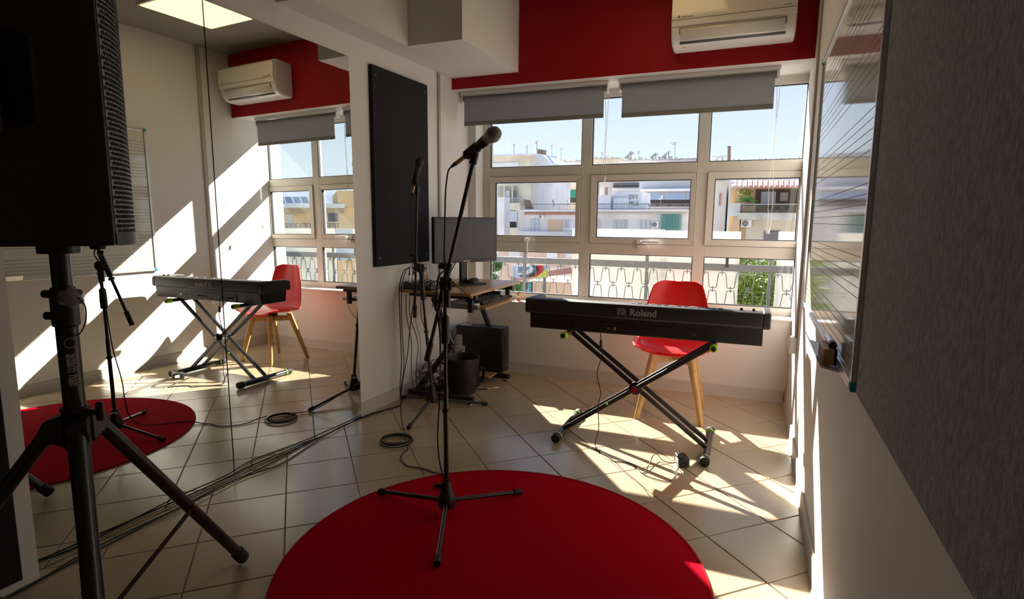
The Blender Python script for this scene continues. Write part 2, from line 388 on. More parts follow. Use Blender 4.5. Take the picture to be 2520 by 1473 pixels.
for k, (a, b) in enumerate(cols):
    bar('transom', (a, Y0, 1.668), (b, Y1, 1.745)); bar('transom', (a, Y0, 1.032), (b, Y1, 1.116))
    for z0, z1 in ((1.745, 2.264), (0.669, 1.032)):
        MB().bb((a, YF + 0.03, z0), (b, YF + 0.034, z1)).build('pane', GLASS, win, smooth=0); seal(win, a, b, z0, z1, YF + 0.012)
    # opening sash, standing a little proud, mitred at the corners
    gx0, gx1 = a + 0.050, (b - 0.036 if k < 2 else b - 0.008)
    gz0, gz1 = 1.164, 1.618
    sa = MB(); y0, y1 = YF - 0.014, YF + 0.045; xo0, xo1, zo0, zo1 = a + 0.003, b - 0.003, 1.119, 1.665
    o = [(xo0, zo0), (xo1, zo0), (xo1, zo1), (xo0, zo1)]; i_ = [(gx0, gz0), (gx1, gz0), (gx1, gz1), (gx0, gz1)]
    for q in range(4):
        A, B, Cc, D = o[q], o[(q + 1) % 4], i_[(q + 1) % 4], i_[q]
        sa.hexa([Vector((p[0], y0 + (0.004 if p in (Cc, D) else 0), p[1])) for p in (A, B, Cc, D)], [Vector((p[0], y1, p[1])) for p in (A, B, Cc, D)])
    sash = sa.build('sash', ALU, win, bevel=0.002)
    MB().bb((gx0, YF + 0.02, gz0), (gx1, YF + 0.026, gz1)).build('pane', GLASS, sash, smooth=0)
    seal(sash, gx0, gx1, gz0, gz1, YF + 0.004)
    seal(win, a, b, 1.116, 1.668, YF + 0.012)
    if k < 2:
        hx = -1.735 if k == 0 else -0.775
        h = MB().bb((hx - 0.045, YF - 0.030, 1.118), (hx + 0.045, YF - 0.014, 1.150))
        if k == 0:
            h.tube(crom([(hx, YF - 0.028, 1.138), (hx, YF - 0.062, 1.140), (hx - 0.004, YF - 0.066, 1.12), (hx - 0.006, YF - 0.066, 1.015)], 5), 0.012, 10)
        else:
            h.bb((hx - 0.04, YF - 0.034, 1.085), (hx + 0.045, YF, 1.112))
            h.tube(crom([(hx, YF - 0.028, 1.135), (hx, YF - 0.060, 1.138), (hx + 0.02, YF - 0.066, 1.138), (hx + 0.135, YF - 0.064, 1.136)], 5), 0.012, 10)
        h.build('handle', WPL, sash, bevel=0.004)

# ------------------------------------------------------------------ roller blinds
def chain(par, x, y, z0, z1, sway=0.012):
    m = MB()
    for s_ in (-1, 1):
        n = int((z0 - z1) / 0.011)
        pts = [(x + s_ * (0.004 + sway * 0.5 * (k / n)) + 0.006 * math.sin(k * 0.09 + s_), y + s_ * 0.004, z0 - (z0 - z1) * k / n) for k in range(n + 1)]
        m.tube(pts, 0.0012, 4)
        for p in pts[::1]: m.sph(p, 0.0029, 6, 4)
    return m.build('chain', WPL, par)
def blind(x0, x1, zb, label, cx, cz):
    y = 4.352; zt = 2.3245
    t = thing('roller_blind', label, 'blind', ((x0 + x1) / 2, y, zt), 'roller blinds above the window')
    MB().bb((x0 - 0.02, y - 0.03, zt - 0.024), (x1 + 0.02, y + 0.03, zt)).build('head_rail', WPL, t, bevel=0.002)
    MB().cyl((x0, y, zt - 0.050), (x1, y, zt - 0.050), 0.023, n=20).build('roller', BLINDH, t)
    MB().bb((x0 + 0.012, y - 0.0235, zb + 0.028), (x1 - 0.012, y - 0.0227, zt - 0.050)).build('fabric', BLINDT, t, smooth=0)
    MB().bb((x0 + 0.012, y - 0.028, zb), (x1 - 0.012, y - 0.018, zb + 0.030)).build('bottom_bar', BLINDH, t, bevel=0.003)
    for xx in (x0 - 0.014, x1 + 0.004): MB().prism(rrect(0.05, 0.065, 0.018), (0.010, 0, 0), (xx, y, zt - 0.056), (0, 1, 0), (0, 0, 1)).build('bracket', WPL, t, bevel=0.002)
    chain(t, cx, y - 0.012, zt - 0.07, cz)
    MB().cyl((cx, y - 0.012, cz - 0.03), (cx, y - 0.012, cz + 0.005), 0.009, n=8).build('chain_weight', WPL, t)
blind(-2.222, -1.040, 2.058, 'grey roller blind half drawn over the window end beside the computer', -1.034, 1.62)
blind(-0.930, 0.112, 2.050, 'grey roller blind half drawn below the white air conditioner', 0.122, 1.25)

# ------------------------------------------------------------------ ceiling light
t = thing('ceiling_light', 'square flush ceiling light panel glowing warm yellow', 'ceiling light', (-0.56, 3.32, ZC))
MB().bb((-0.56 - 0.315, 3.32 - 0.315, ZC - 0.012), (-0.56 + 0.315, 3.32 + 0.315, ZC)).build('frame', WPL, t, bevel=0.003)
MB().bb((-0.56 - 0.295, 3.32 - 0.295, ZC - 0.016), (-0.56 + 0.295, 3.32 + 0.295, ZC - 0.0125)).build('diffuser', LAMP, t, smooth=0)

# ------------------------------------------------------------------ air conditioner
AX0, AX1 = -0.545, 0.19
t = thing('air_conditioner', 'white wall-mounted air conditioner on the red wall', 'air conditioner', ((AX0 + AX1) / 2, YB, 2.43))
prof = [(4.213, 2.735), (4.05, 2.742), (4.015, 2.735), (4.004, 2.715), (4.002, 2.56), (4.006, 2.515), (4.022, 2.475), (4.055, 2.442), (4.10, 2.430), (4.213, 2.428)]
MB().prism(prof, (AX1 - AX0, 0, 0), (AX0, 0, 0), (0, 1, 0), (0, 0, 1)).build('body', WPL, t, bevel=0.014, seg=3)
pp = [(4.002, 2.722), (3.992, 2.715), (3.988, 2.60), (3.990, 2.555), (3.995, 2.540), (4.004, 2.540)]
MB().prism(pp, (AX1 - AX0 - 0.006, 0, 0), (AX0 + 0.003, 0, 0), (0, 1, 0), (0, 0, 1)).build('front_panel', WPLS, t, bevel=0.003)
MB().bb((AX0 + 0.006, 3.9865, 2.5765), (AX1 - 0.006, 3.991, 2.5785)).build('panel_seam', GREYT, t, smooth=0)
def acp(s_, off=0.0): return Vector((0, 4.003 + 0.052 * s_ ** 1.4 - off * 0.8, 2.530 - 0.085 * s_ - off * 0.6))
sl = MB(); x0, x1 = AX0 + 0.052, AX1 - 0.056
P = [acp(k / 6, 0.003) for k in range(7)]
sl.add([p + Vector((x, 0, 0)) for x in (x0, x1) for p in P], [(k, k + 1, 8 + k, 7 + k) for k in range(6)])
sl.build('outlet', GREYT, t, solid=0.002)
lv = MB(); P = [acp(k / 6 * 0.80 + 0.02, 0.007) for k in range(7)]
lv.add([p + Vector((x, 0, 0)) for x in (x0 + 0.006, x1 - 0.006) for p in P], [(k, k + 1, 8 + k, 7 + k) for k in range(6)])
lv.build('louvre', WPLS, t, solid=0.003)
text('lettering', 'sendo', 0.030, GREYT, t, (AX0 + 0.100, 3.9885, 2.596), (1, 0, 0), (0, 0.02, 1), bold=0.0003)
MB().cyl((AX0 + 0.048, 3.9885, 2.596), (AX0 + 0.048, 3.9870, 2.596), 0.007).build('emblem', GREYT, t)
text('lettering', 'ARIS', 0.021, GREYT, t, (AX1 - 0.055, 3.9885, 2.596), (1, 0, 0), (0, 0.02, 1), bold=0.0004)
wn = acp(1.03, 0.004)
MB().prism([(-0.013, -0.008), (0.013, -0.008), (0, 0.012)], (0, -0.0006, -0.0003), (AX0 + 0.078, 4.0815, 2.4355), (1, 0, 0), (0, -0.75, 0.66)).build('warning_sticker', YELP, t, smooth=0)
# ------------------------------------------------------------------ mirrors
def mirror(qa, qb, label):
    HH = R(0.6); VV = R(0.45)
    n = (LN * math.cos(HH) + LD * math.sin(HH)) * math.cos(VV) + UP * math.sin(VV)
    piv = LW(1.12, 0.036, 0.02)
    def P(q, z):
        base = LW(q, 0, z); d = (piv - base).dot(n) / LN.dot(n); return base + LN * d
    zt = 2.277; m = MB(); th = n * -0.005
    A = [P(qa, 0.004), P(qb, 0.004), P(qb, zt), P(qa, zt)]
    m.hexa([v + th for v in A], A)
    o = m.build('wall_mirror', MIRR, smooth=0)
    tag(o, label, 'mirror', 'mirror panels on the left wall')
    bk = [LW(qa + 0.004, 0.0, 0.004), LW(qb - 0.004, 0.0, 0.004), LW(qb - 0.004, 0.0, zt - 0.004), LW(qa + 0.004, 0.0, zt - 0.004)]
    fr = [P(qa + 0.004, 0.004) - n * 0.006, P(qb - 0.004, 0.004) - n * 0.006, P(qb - 0.004, zt - 0.004) - n * 0.006, P(qa + 0.004, zt - 0.004) - n * 0.006]
    ORG[o.name] = Vector((0, 0, 0))
    MB().hexa(bk, fr).build('backing', GREYT, o, smooth=0)
    return o
mirror(0.237, 1.1185, 'tall frameless mirror panel behind the loudspeaker stand')
mirror(1.1245, 2.106, 'tall frameless mirror panel next to the black acoustic panel')
# ------------------------------------------------------------------ acoustic panels
def felt(F, a, b, z0, z1, th, m, label, holes=True):
    t = thing('acoustic_panel', label, 'acoustic panel', F((a + b) / 2, 0, z0))
    wallbox(F, a, b, 0.001, th, z0, z1).build('board', m, t, bevel=0.006)
    if holes:
        for q in (a + 0.04, b - 0.04):
            for z in (z0 + 0.06, z1 - 0.06):
                p = F(q, th, z); n = F(0, 1, 0) - F(0, 0, 0)
                MB().lathe([(0.0, -0.001), (0.007, -0.001), (0.009, 0.0006), (0.006, 0.0014), (0.0, 0.0008)], p, n, 14).build('screw_hole', GREYT, t)
felt(LW, 2.297, 2.940, 0.982, 2.278, 0.028, FELTB, 'black felt acoustic panel on the left wall beside the mirror')
felt(RW, -1.86, -0.347, 0.868, 2.165, 0.014, FELTG, 'large grey felt acoustic panel on the right wall by the camera')
felt(lambda q, o, z: LW(q, o + 0.12, z), -1.1, 0.176, 0.05, 2.25, 0.03, FELTB, 'black felt acoustic panel on the pier left of the loudspeaker stand', False)

# ------------------------------------------------------------------ whiteboard with music staves
WQ0, WQ1, WZ0, WZ1 = -0.328, 1.33, 0.868, 2.095
t = thing('whiteboard', 'music whiteboard with printed staves in a silver frame on the right wall', 'whiteboard', RW((WQ0 + WQ1) / 2, 0, WZ0))
wallbox(RW, WQ0 + 0.01, WQ1 - 0.01, 0.002, 0.016, WZ0 + 0.01, WZ1 - 0.01).build('board', WBOARD, t, smooth=0)
for (a, b, z0, z1) in ((WQ0, WQ1, WZ0, WZ0 + 0.022), (WQ0, WQ1, WZ1 - 0.022, WZ1), (WQ0, WQ0 + 0.022, WZ0 + 0.022, WZ1 - 0.022), (WQ1 - 0.022, WQ1, WZ0 + 0.022, WZ1 - 0.022)):
    wallbox(RW, a, b, 0.001, 0.024, z0, z1).build('frame', SILV, t, bevel=0.004)
for q in (WQ0, WQ1):
    for z in (WZ0, WZ1):
        a, b = (q - 0.002, q + 0.028) if q == WQ0 else (q - 0.028, q + 0.002)
        c, d = (z - 0.002, z + 0.028) if z == WZ0 else (z - 0.028, z + 0.002)
        wallbox(RW, a, b, 0.0008, 0.026, c, d).build('corner_cap', TEAL, t, bevel=0.006)
for s_ in range(6):
    for l_ in range(5):
        z = WZ1 - 0.115 - s_ * 0.192 - l_ * 0.027
        wallbox(RW, WQ0 + 0.023, WQ1 - 0.023, 0.0158, 0.0163, z, z + 0.0022).build('stave_line', INK, t, smooth=0)
tq0, tq1 = -0.12, 0.30
m = MB(); pr = [(0.0245, 0.0), (0.070, 0.010), (0.086, 0.040), (0.089, 0.039), (0.073, 0.006), (0.0245, -0.005)]
vs = [RW(tq0, p[0], WZ0 + 0.004 + p[1]) for p in pr] + [RW(tq1, p[0], WZ0 + 0.004 + p[1]) for p in pr]
m.add(vs, [(k, (k + 1) % 6, 6 + (k + 1) % 6, 6 + k) for k in range(6)] + [tuple(range(6)), tuple(range(11, 5, -1))]); m.build('pen_tray', SILV, t)
t = thing('board_eraser', 'wooden board eraser lying on the whiteboard tray', 'eraser', RW(-0.02, 0.05, WZ0 + 0.014))
wallbox(RW, -0.10, 0.045, 0.030, 0.037, WZ0 + 0.015, WZ0 + 0.062).build('felt_pad', FELTB, t, bevel=0.002)
wallbox(RW, -0.10, 0.045, 0.037, 0.066, WZ0 + 0.015, WZ0 + 0.062).build('block', BEECH, t, bevel=0.003)
t = thing('board_marker', 'silver board marker resting on top of the wooden eraser', 'marker', RW(-0.02, 0.042, WZ0 + 0.062))
MB().cyl(RW(-0.06, 0.042, WZ0 + 0.0735), RW(0.05, 0.042, WZ0 + 0.0735), 0.0105, n=14).build('barrel', SILV, t)
MB().cyl(RW(-0.09, 0.042, WZ0 + 0.0735), RW(-0.06, 0.042, WZ0 + 0.0735), 0.0110, 0.0115, n=14).build('cap', INK, t)

# ------------------------------------------------------------------ cable channel and socket on the right wall
t = thing('cable_channel', 'slim white cable channel running down the right wall to a socket', 'cable channel', RW(1.885, 0, 0.6))
wallbox(RW, 1.865, 1.905, 0.0008, 0.013, 0.60, ZC - 0.004).build('channel', TRUNK, t, bevel=0.002)
t = thing('wall_socket', 'small white socket box on the right wall near the window corner', 'socket', RW(1.885, 0, 0.5))
wallbox(RW, 1.84, 1.93, 0.0008, 0.042, 0.50, 0.5995).build('box', WPL, t, bevel=0.006)
wallbox(RW, 1.855, 1.915, 0.042, 0.046, 0.52, 0.58).build('face', WPLS, t, bevel=0.002)
# ================================================================== rug
RC = Vector((-0.835, 1.856, 0)); RR = 0.805; RT = 0.009
t = thing('round_rug', 'round red carpet under the boom microphone stand', 'rug', RC)
MB().lathe([(0, 0.0008), (RR - 0.012, 0.0008), (RR - 0.012, RT), (0, RT)], RC, n=96, caps=False).build('pile', RUGM, t)
MB().lathe([(RR - 0.013, 0.0005), (RR - 0.002, 0.0005), (RR, 0.004), (RR - 0.003, RT + 0.0012), (RR - 0.013, RT + 0.0014)], RC, n=96, caps=False).build('bound_edge', RUGE, t)

# ================================================================== digital piano on its stand
KX0, KX1, KY0, KY1 = -1.215, 0.133, 3.165, 3.445
ZB, ZS, ZT = 0.663, 0.752, 0.840
t = thing('digital_piano', 'black digital piano with its back to the room on a crossed stand', 'piano', ((KX0 + KX1) / 2, (KY0 + KY1) / 2, ZB))
up = [(KY0 + 0.014, ZS), (KY0, ZS + 0.012), (KY0 + 0.004, ZT - 0.020), (KY0 + 0.010, ZT - 0.006), (KY0 + 0.022, ZT), (KY0 + 0.105, ZT - 0.003), (KY0 + 0.112, ZT - 0.046), (KY1 - 0.004, ZT - 0.049), (KY1, ZT - 0.058), (KY1, ZS)]
mid = MB().prism(up, (KX1 - KX0 - 0.08, 0, 0), (KX0 + 0.04, 0, 0), (0, 1, 0), (0, 0, 1))
mid.build('upper_case', DKPL, t, bevel=0.003)
ck = [(KY0 + 0.010, ZS), (KY0, ZS + 0.012), (KY0 + 0.004, ZT - 0.020), (KY0 + 0.010, ZT - 0.006), (KY0 + 0.022, ZT), (KY1 - 0.05, ZT - 0.003), (KY1 - 0.006, ZT - 0.012), (KY1, ZT - 0.03), (KY1, ZS)]
for x in (KX0, KX1 - 0.04): MB().prism(ck, (0.04, 0, 0), (x, 0, 0), (0, 1, 0), (0, 0, 1)).build('end_cheek', DKPL, t, bevel=0.009, seg=3)
lo = [(KY0 + 0.018, ZB), (KY0 + 0.012, ZS + 0.001), (KY1 - 0.02, ZS + 0.001), (KY1 - 0.03, ZB)]
lc = MB().hexa([Vector((KX0 + 0.030, p[0], p[1])) for p in lo], [Vector((KX1 - 0.034, p[0], p[1])) for p in lo]).build('lower_case', BLKPL, t, bevel=0.003)
JX0, JX1 = -0.915, -0.165
MB().bb((JX0, KY0 + 0.0115, ZB + 0.006), (JX1, KY0 + 0.0165, ZS - 0.024)).build('connector_panel', BLKPL, t, bevel=0.001)
for dx, w_, h, m_ in ((0.04, 0.012, 0.010, BLKRUB), (0.082, 0.022, 0.016, BLKRUB), (0.166, 0.020, 0.016, BLKRUB), (0.204, 0.020, 0.010, CHROME), (0.239, 0.018, 0.017, CHROME)):
    MB().bb((JX0 + dx - w_ / 2, KY0 + 0.008, ZB + 0.034 - h / 2), (JX0 + dx + w_ / 2, KY0 + 0.0118, ZB + 0.034 + h / 2)).build('port', m_, t, bevel=0.001)
    if m_ is CHROME: MB().bb((JX0 + dx - w_ / 2 + 0.004, KY0 + 0.0072, ZB + 0.034 - h / 2 + 0.003), (JX0 + dx + w_ / 2 - 0.004, KY0 + 0.0085, ZB + 0.034 + h / 2 - 0.003)).build('port_slot', BLKRUB, t, smooth=0)
for dx, r_, m_ in ((0.352, 0.006, BLKRUB), (0.380, 0.007, BLKRUB), (0.406, 0.004, BLKRUB), (0.432, 0.005, BLKRUB), (0.457, 0.007, BLKRUB), (0.616, 0.006, BLKRUB), (0.675, 0.010, STEEL)):
    MB().cyl((JX0 + dx, KY0 + 0.012, ZB + 0.036), (JX0 + dx, KY0 + 0.0085, ZB + 0.036), r_, n=14).build('jack', m_, t)
    MB().cyl((JX0 + dx, KY0 + 0.009, ZB + 0.036), (JX0 + dx, KY0 + 0.0080, ZB + 0.036), r_ * 0.6, n=12).build('jack_hole', BLKRUB, t)
lg = -0.527
text('lettering', 'Roland', 0.053, PRINT, t, (lg + 0.012, KY0 + 0.0012, ZS + 0.044), (1, 0, 0), (0, 0.05, 1), extrude=0.0006, bold=0.0011)
em = MB(); ex0 = lg - 0.130; ez0 = ZS + 0.028; yq = KY0 + 0.0006
def stroke(pts): em.tube([(ex0 + a, yq, ez0 + b) for a, b in pts], 0.0016, 5)
for i in range(3):
    d = 0.0062 * i
    stroke([(d, 0.0), (d, 0.036 - d), (0.034, 0.036 - d)] + [(0.034 + (0.012 - d * 0.5) * math.sin(a), 0.024 + (0.012 - d) * math.cos(a)) for a in [0.5, 1.0, 1.57, 2.1, 2.6]] + [(0.026, 0.012 - d * 0.1 + d * 0.0)] if i < 2 else [(d, 0.0), (d, 0.024), (0.036, 0.024)])
for d in (0.0, 0.006, 0.012): stroke([(0.048, d), (0.030 - d * 0.3, d), (0.020 + d * 0.2, 0.006 + d * 0.6), (0.020, 0.012)])
em.build('emblem', PRINT, t, smooth=0)
# keys, seen from the window side
wk = (KX1 - KX0 - 0.13) / 52; kx = KX0 + 0.065
kw = MB().bb((-wk / 2 + 0.0005, -0.075, 0), (wk / 2 - 0.0005, 0.075, 0.020)).mesh('white_key', KEYW, smooth=0)
kb = MB().hexa([(-0.0055, -0.04, 0), (0.0055, -0.04, 0), (0.0055, 0.05, 0), (-0.0055, 0.05, 0)], [(-0.0045, -0.032, 0.012), (0.0045, -0.032, 0.012), (0.0045, 0.05, 0.012), (-0.0045, 0.05, 0.012)]).mesh('black_key', BLKPL, smooth=0)
for i in range(52):
    o = bpy.data.objects.new('white_key', kw); COL.objects.link(o); o.parent = t; o.location = Vector((kx + wk * (i + 0.5), KY1 - 0.085, ZT - 0.050)) - ORG[t.name]
    if i < 51 and (i % 7) in (0, 2, 3, 5, 6):
        o = bpy.data.objects.new('black_key', kb); COL.objects.link(o); o.parent = t; o.location = Vector((kx + wk * (i + 1), KY1 - 0.112, ZT - 0.031)) - ORG[t.name]
for i in range(14):
    MB().bb((KX0 + 0.62 + i * 0.036, KY0 + 0.062, ZT - 0.004), (KX0 + 0.645 + i * 0.036, KY0 + 0.074, ZT + 0.002)).build('panel_button', DKPL if i % 3 else PRINT, t, bevel=0.001)
for x in (KX1 - 0.145, KX1 - 0.085): MB().cyl((x, KY0 + 0.06, ZT - 0.004), (x, KY0 + 0.06, ZT + 0.012), 0.008, 0.007, n=14).build('knob', BLKPL, t)

# crossed stand
t = thing('keyboard_stand', 'black double-braced crossed stand with lime green end caps', 'keyboard stand', (-0.56, 3.33, 0))
xl, xr, zt_ = -0.955, -0.135, ZB - 0.020
bl, br_ = -0.983, -0.146
for x in (bl, br_):
    MB().cyl((x, 3.095, 0.028), (x, 3.585, 0.028), 0.021, n=18).build('foot', BLKMET, t)
    for y, d in ((3.095, -1), (3.585, 1)):
        MB().cyl((x, y - d * 0.030, 0.028), (x, y + d * 0.012, 0.028), 0.0265, n=18).build('foot_cap', BLKRUB, t, bevel=0.003)
        MB().cyl((x, y - d * 0.041, 0.028), (x, y - d * 0.032, 0.028), 0.0255, n=18).build('cap_ring', LIME, t)
for x in (xl, xr):
    MB().cyl((x, 3.115, zt_), (x, 3.50, zt_), 0.015, n=16).build('support_arm', BLKMET, t)
    for y, d in ((3.108, -1), (3.507, 1)):
        MB().cyl((x, y + d * 0.004, zt_), (x, y - d * 0.048, zt_), 0.0195, n=18).build('end_cap', LIME, t, bevel=0.003)
        MB().cyl((x, y + d * 0.0015, zt_), (x, y + d * 0.006, zt_), 0.013, n=16).build('cap_end', BLKRUB, t)
def sqbar(name, a, b, w_, d_, m_=BLKMET):
    a = Vector(a); b = Vector(b); tt = (b - a).normalized(); s_ = Vector((0, 1, 0)); n_ = tt.cross(s_).normalized()
    A = [a + s_ * (i * d_ / 2) + n_ * (j * w_ / 2) for i, j in ((-1, -1), (1, -1), (1, 1), (-1, 1))]
    return MB().hexa(A, [v + (b - a) for v in A]).build(name, m_, t, bevel=0.004)
for y in (3.275, 3.385): sqbar('brace', (xl + 0.004, y, zt_ - 0.006), (br_ - 0.006, y, 0.040), 0.026, 0.020)
for y in (3.240, 3.350): sqbar('brace', (xr - 0.004, y, zt_ - 0.006), (bl + 0.006, y, 0.040), 0.026, 0.020)
MB().cyl((-0.556, 3.224, 0.339), (-0.556, 3.40, 0.339), 0.012, n=14).build('pivot', STEEL, t)
MB().cyl((-0.556, 3.251, 0.339), (-0.556, 3.264, 0.339), 0.038, n=24).build('locking_disc', BLKPL, t, bevel=0.003)
MB().cyl((-0.556, 3.222, 0.339), (-0.556, 3.229, 0.339), 0.018, n=16).build('pivot_cap', CHROME, t)
a = Vector((bl, 3.240, 0.04)).lerp(Vector((xr, 3.240, zt_)), 0.32); MB().cyl(a + Vector((0, -0.012, 0)), a + Vector((0, -0.018, 0)), 0.006, n=14).build('knob', LIME, t)

# power adaptor and its lead
t = thing('power_adaptor', 'small black power adaptor lying on the floor by the stand foot', 'power adaptor', (-0.262, 3.075, 0))
Mz = Matrix.Rotation(R(24), 3, 'Z')
MB().box((-0.262, 3.075, 0.027), (0.060, 0.085, 0.052), M=Mz).build('housing', BLKPL, t, bevel=0.007)
for s_ in (-1, 1): MB().cyl(Vector((-0.262, 3.075, 0.022)) + Mz @ Vector((0.010 * s_, -0.043, 0)), Vector((-0.262, 3.075, 0.022)) + Mz @ Vector((0.010 * s_, -0.062, 0)), 0.0025, n=8).build('plug_pin', CHROME, t)
MB().box(Vector((-0.262, 3.075, 0.030)) + Mz @ Vector((-0.0305, -0.01, 0)), (0.001, 0.035, 0.022), M=Mz).build('label', WPAPER, t, smooth=0)
def cable(name, pts, r_, label, m_=BLKRUB, cat='cable', group=None, k=6, n=7):
    return tag(MB().tube(crom(pts, k), r_, n).build(name, m_), label, cat, group)
jc = JX0 + 0.166
cable('piano_lead', [(jc, KY0 + 0.006, ZB + 0.034), (jc, KY0 - 0.010, ZB + 0.02), (jc + 0.006, KY0 - 0.012, ZB - 0.03), (-0.742, 3.15, 0.62), (-0.733, 3.15, 0.55), (-0.758, 3.15, 0.428), (-0.735, 3.15, 0.322), (-0.747, 3.15, 0.235), (-0.739, 3.145, 0.10), (-0.755, 3.135, 0.012), (-0.71, 3.06, 0.004), (-0.648, 3.01, 0.004), (-0.608, 2.963, 0.004), (-0.55, 2.975, 0.004), (-0.49, 2.955, 0.004), (-0.43, 2.88, 0.004), (-0.408, 3.09, 0.03), (-0.36, 3.06, 0.012), (-0.31, 3.042, 0.014), (-0.29, 3.047, 0.018)], 0.0026, 'thin black power lead from the digital piano to the adaptor')
tag(MB().lathe([(0.004, 0), (0.0085, 0.004), (0.0085, 0.044), (0.004, 0.050)], (-0.741, 3.150, 0.580), (-0.02, 0, 1), 14).build('ferrite_bead', BLKPL), 'black ferrite bead on the lead hanging below the piano', 'cable bead')
cable('adaptor_lead', [(-0.285, 3.03, 0.010), (-0.268, 2.985, 0.02), (-0.280, 2.93, 0.008), (-0.276, 2.90, 0.004), (-0.30, 2.83, 0.004), (-0.36, 2.83, 0.004), (-0.43, 2.86, 0.0035)], 0.0022, 'thin black lead curling over the sunlit tiles beside the adaptor')

# ================================================================== red chair
CH = Vector((-0.425, 3.925, 0)); CA = R(3)
t = thing('dining_chair', 'red moulded shell chair with cushion and beech legs behind the piano', 'chair', CH, rz=CA, world=False)
prof = [(-0.245, 0.447, 0.190), (-0.235, 0.466, 0.230), (-0.17, 0.472, 0.256), (-0.06, 0.460, 0.266), (0.05, 0.452, 0.266), (0.12, 0.458, 0.258), (0.168, 0.490, 0.247), (0.196, 0.545, 0.236), (0.212, 0.62, 0.226), (0.226, 0.70, 0.212), (0.240, 0.79, 0.190), (0.252, 0.860, 0.168), (0.256, 0.880, 0.152)]
def shell(u, v):
    s_ = v * (len(prof) - 1); i = min(int(s_), len(prof) - 2); f = s_ - i
    y, z, hw = [prof[i][k] * (1 - f) + prof[i + 1][k] * f for k in range(3)]
    a = 2 * u - 1; b_ = max(0.0, min(1.0, (v - 0.35) / 0.2)); e2 = abs(a) ** 2.4
    zz = z + (1 - b_) * 0.045 * e2 * (0.35 + 0.65 * min(1, v / 0.25)) + b_ * 0.0
    if v > 0.85: zz += (v - 0.85) / 0.15 * 0.006 * math.cos((abs(a) - 0.72) * 2.2) - (v - 0.85) / 0.15 * 0.018 * max(0, abs(a) - 0.75) / 0.25
    yy = y - b_ * 0.060 * e2 - (1 - b_) * 0.0
    if v < 0.08: yy += 0.05 * a * a
    return Vector((hw * a, yy, zz))
MB().surf(shell, 20, 36).build('shell', REDPL, t, solid=0.010, subsurf=1, smooth=80)
def cush(u, v):
    th = 2 * math.pi * u; r_ = v
    x = 0.214 * r_ * math.copysign(abs(math.cos(th)) ** 0.75, math.cos(th)); y = -0.045 + 0.165 * r_ * math.copysign(abs(math.sin(th)) ** 0.75, math.sin(th))
    return Vector((x, y, 0.470 + 0.026 * (1 - r_ ** 3.5) + 0.030 * (x / 0.22) ** 2))
MB().surf(cush, 36, 8).build('cushion', REDCU, t, smooth=80)
for sx_ in (-1, 1):
    for sy_ in (-1, 1):
        a = Vector((sx_ * 0.115, sy_ * 0.105 - 0.01, 0.440)); b = Vector((sx_ * 0.205, sy_ * 0.205, 0.0))
        m = MB(); pr = rrect(0.048, 0.040, 0.012, 3); n = len(pr); rings = []
        for k, sc_ in ((0, 1.05), (0.3, 1.0), (1, 0.70)):
            c = a.lerp(b, k); rings += [c + Matrix.Rotation(math.atan2(sy_, sx_), 3, 'Z') @ Vector((p[0] * sc_, p[1] * sc_, 0)) for p in pr]
        m.add(rings, [(j * n + i, j * n + (i + 1) % n, (j + 1) * n + (i + 1) % n, (j + 1) * n + i) for j in range(2) for i in range(n)] + [tuple(range(n)), tuple(range(3 * n - 1, 2 * n - 1, -1))])
        m.build('leg', BEECH, t)
for s_ in (-1, 1):
    a = Vector((-0.135, -0.125 * s_ - 0.01, 0.395)); b = Vector((0.135, 0.125 * s_ - 0.01, 0.395))
    MB().box((a + b) / 2, ((b - a).length, 0.024, 0.050), rz=math.atan2(b.y - a.y, b.x - a.x)).build('cross_rail', BEECH, t, bevel=0.004)
MB().cyl((0, -0.01, 0.42), (0, -0.01, 0.452), 0.055, n=20).build('mount', BLKPL, t)

# ================================================================== microphones and stands
def mic(name, label, tip, tail, parts, grille=STEEL, body=BLKPL, scale=1.0):
    tip = Vector(tip); tail = Vector(tail); ax = (tip - tail).normalized(); L_ = (tip - tail).length
    t = thing(name, label, 'microphone', tail)
    k = L_ / 0.19
    MB().lathe([(0.0, 0), (0.0095 * k, 0), (0.0115 * k, 0.004 * k), (0.0165 * k, 0.085 * k), (0.0205 * k, 0.128 * k), (0.0, 0.128 * k)], tail, ax, 24, caps=False).build('handle', body, t)
    MB().lathe([(0.0, 0.1275 * k), (0.0208 * k, 0.1275 * k), (0.0212 * k, 0.131 * k), (0.0208 * k, 0.135 * k), (0.0, 0.135 * k)], tail, ax, 24, caps=False).build('collar', grille, t)
    g_ = MB().lathe([(0.020 * k, 0.134 * k), (0.0255 * k, 0.152 * k), (0.0262 * k, 0.160 * k), (0.0245 * k, 0.172 * k), (0.019 * k, 0.183 * k), (0.010 * k, 0.189 * k), (0.0, 0.19 * k)], tail, ax, 28, caps=False).build('grille', MESHM if grille is STEEL else MESHD, t)
    MB().lathe([(0.0258 * k, 0.1565 * k), (0.0272 * k, 0.1575 * k), (0.0272 * k, 0.1605 * k), (0.0258 * k, 0.1615 * k)], tail, ax, 28, caps=False).build('grille_band', grille, t)
    # plug of the cable
    MB().lathe([(0.0, -0.048 * k), (0.008 * k, -0.048 * k), (0.0085 * k, 0.0), (0.0, 0.0)], tail, ax, 16, caps=False).build('plug', BRASS, t)
    MB().lathe([(0.0, -0.085 * k), (0.0040 * k, -0.085 * k), (0.0075 * k, -0.060 * k), (0.0082 * k, -0.048 * k), (0.0, -0.048 * k)], tail, ax, 14, caps=False).build('strain_relief', BLKRUB, t)
    return tail - ax * 0.085 * k
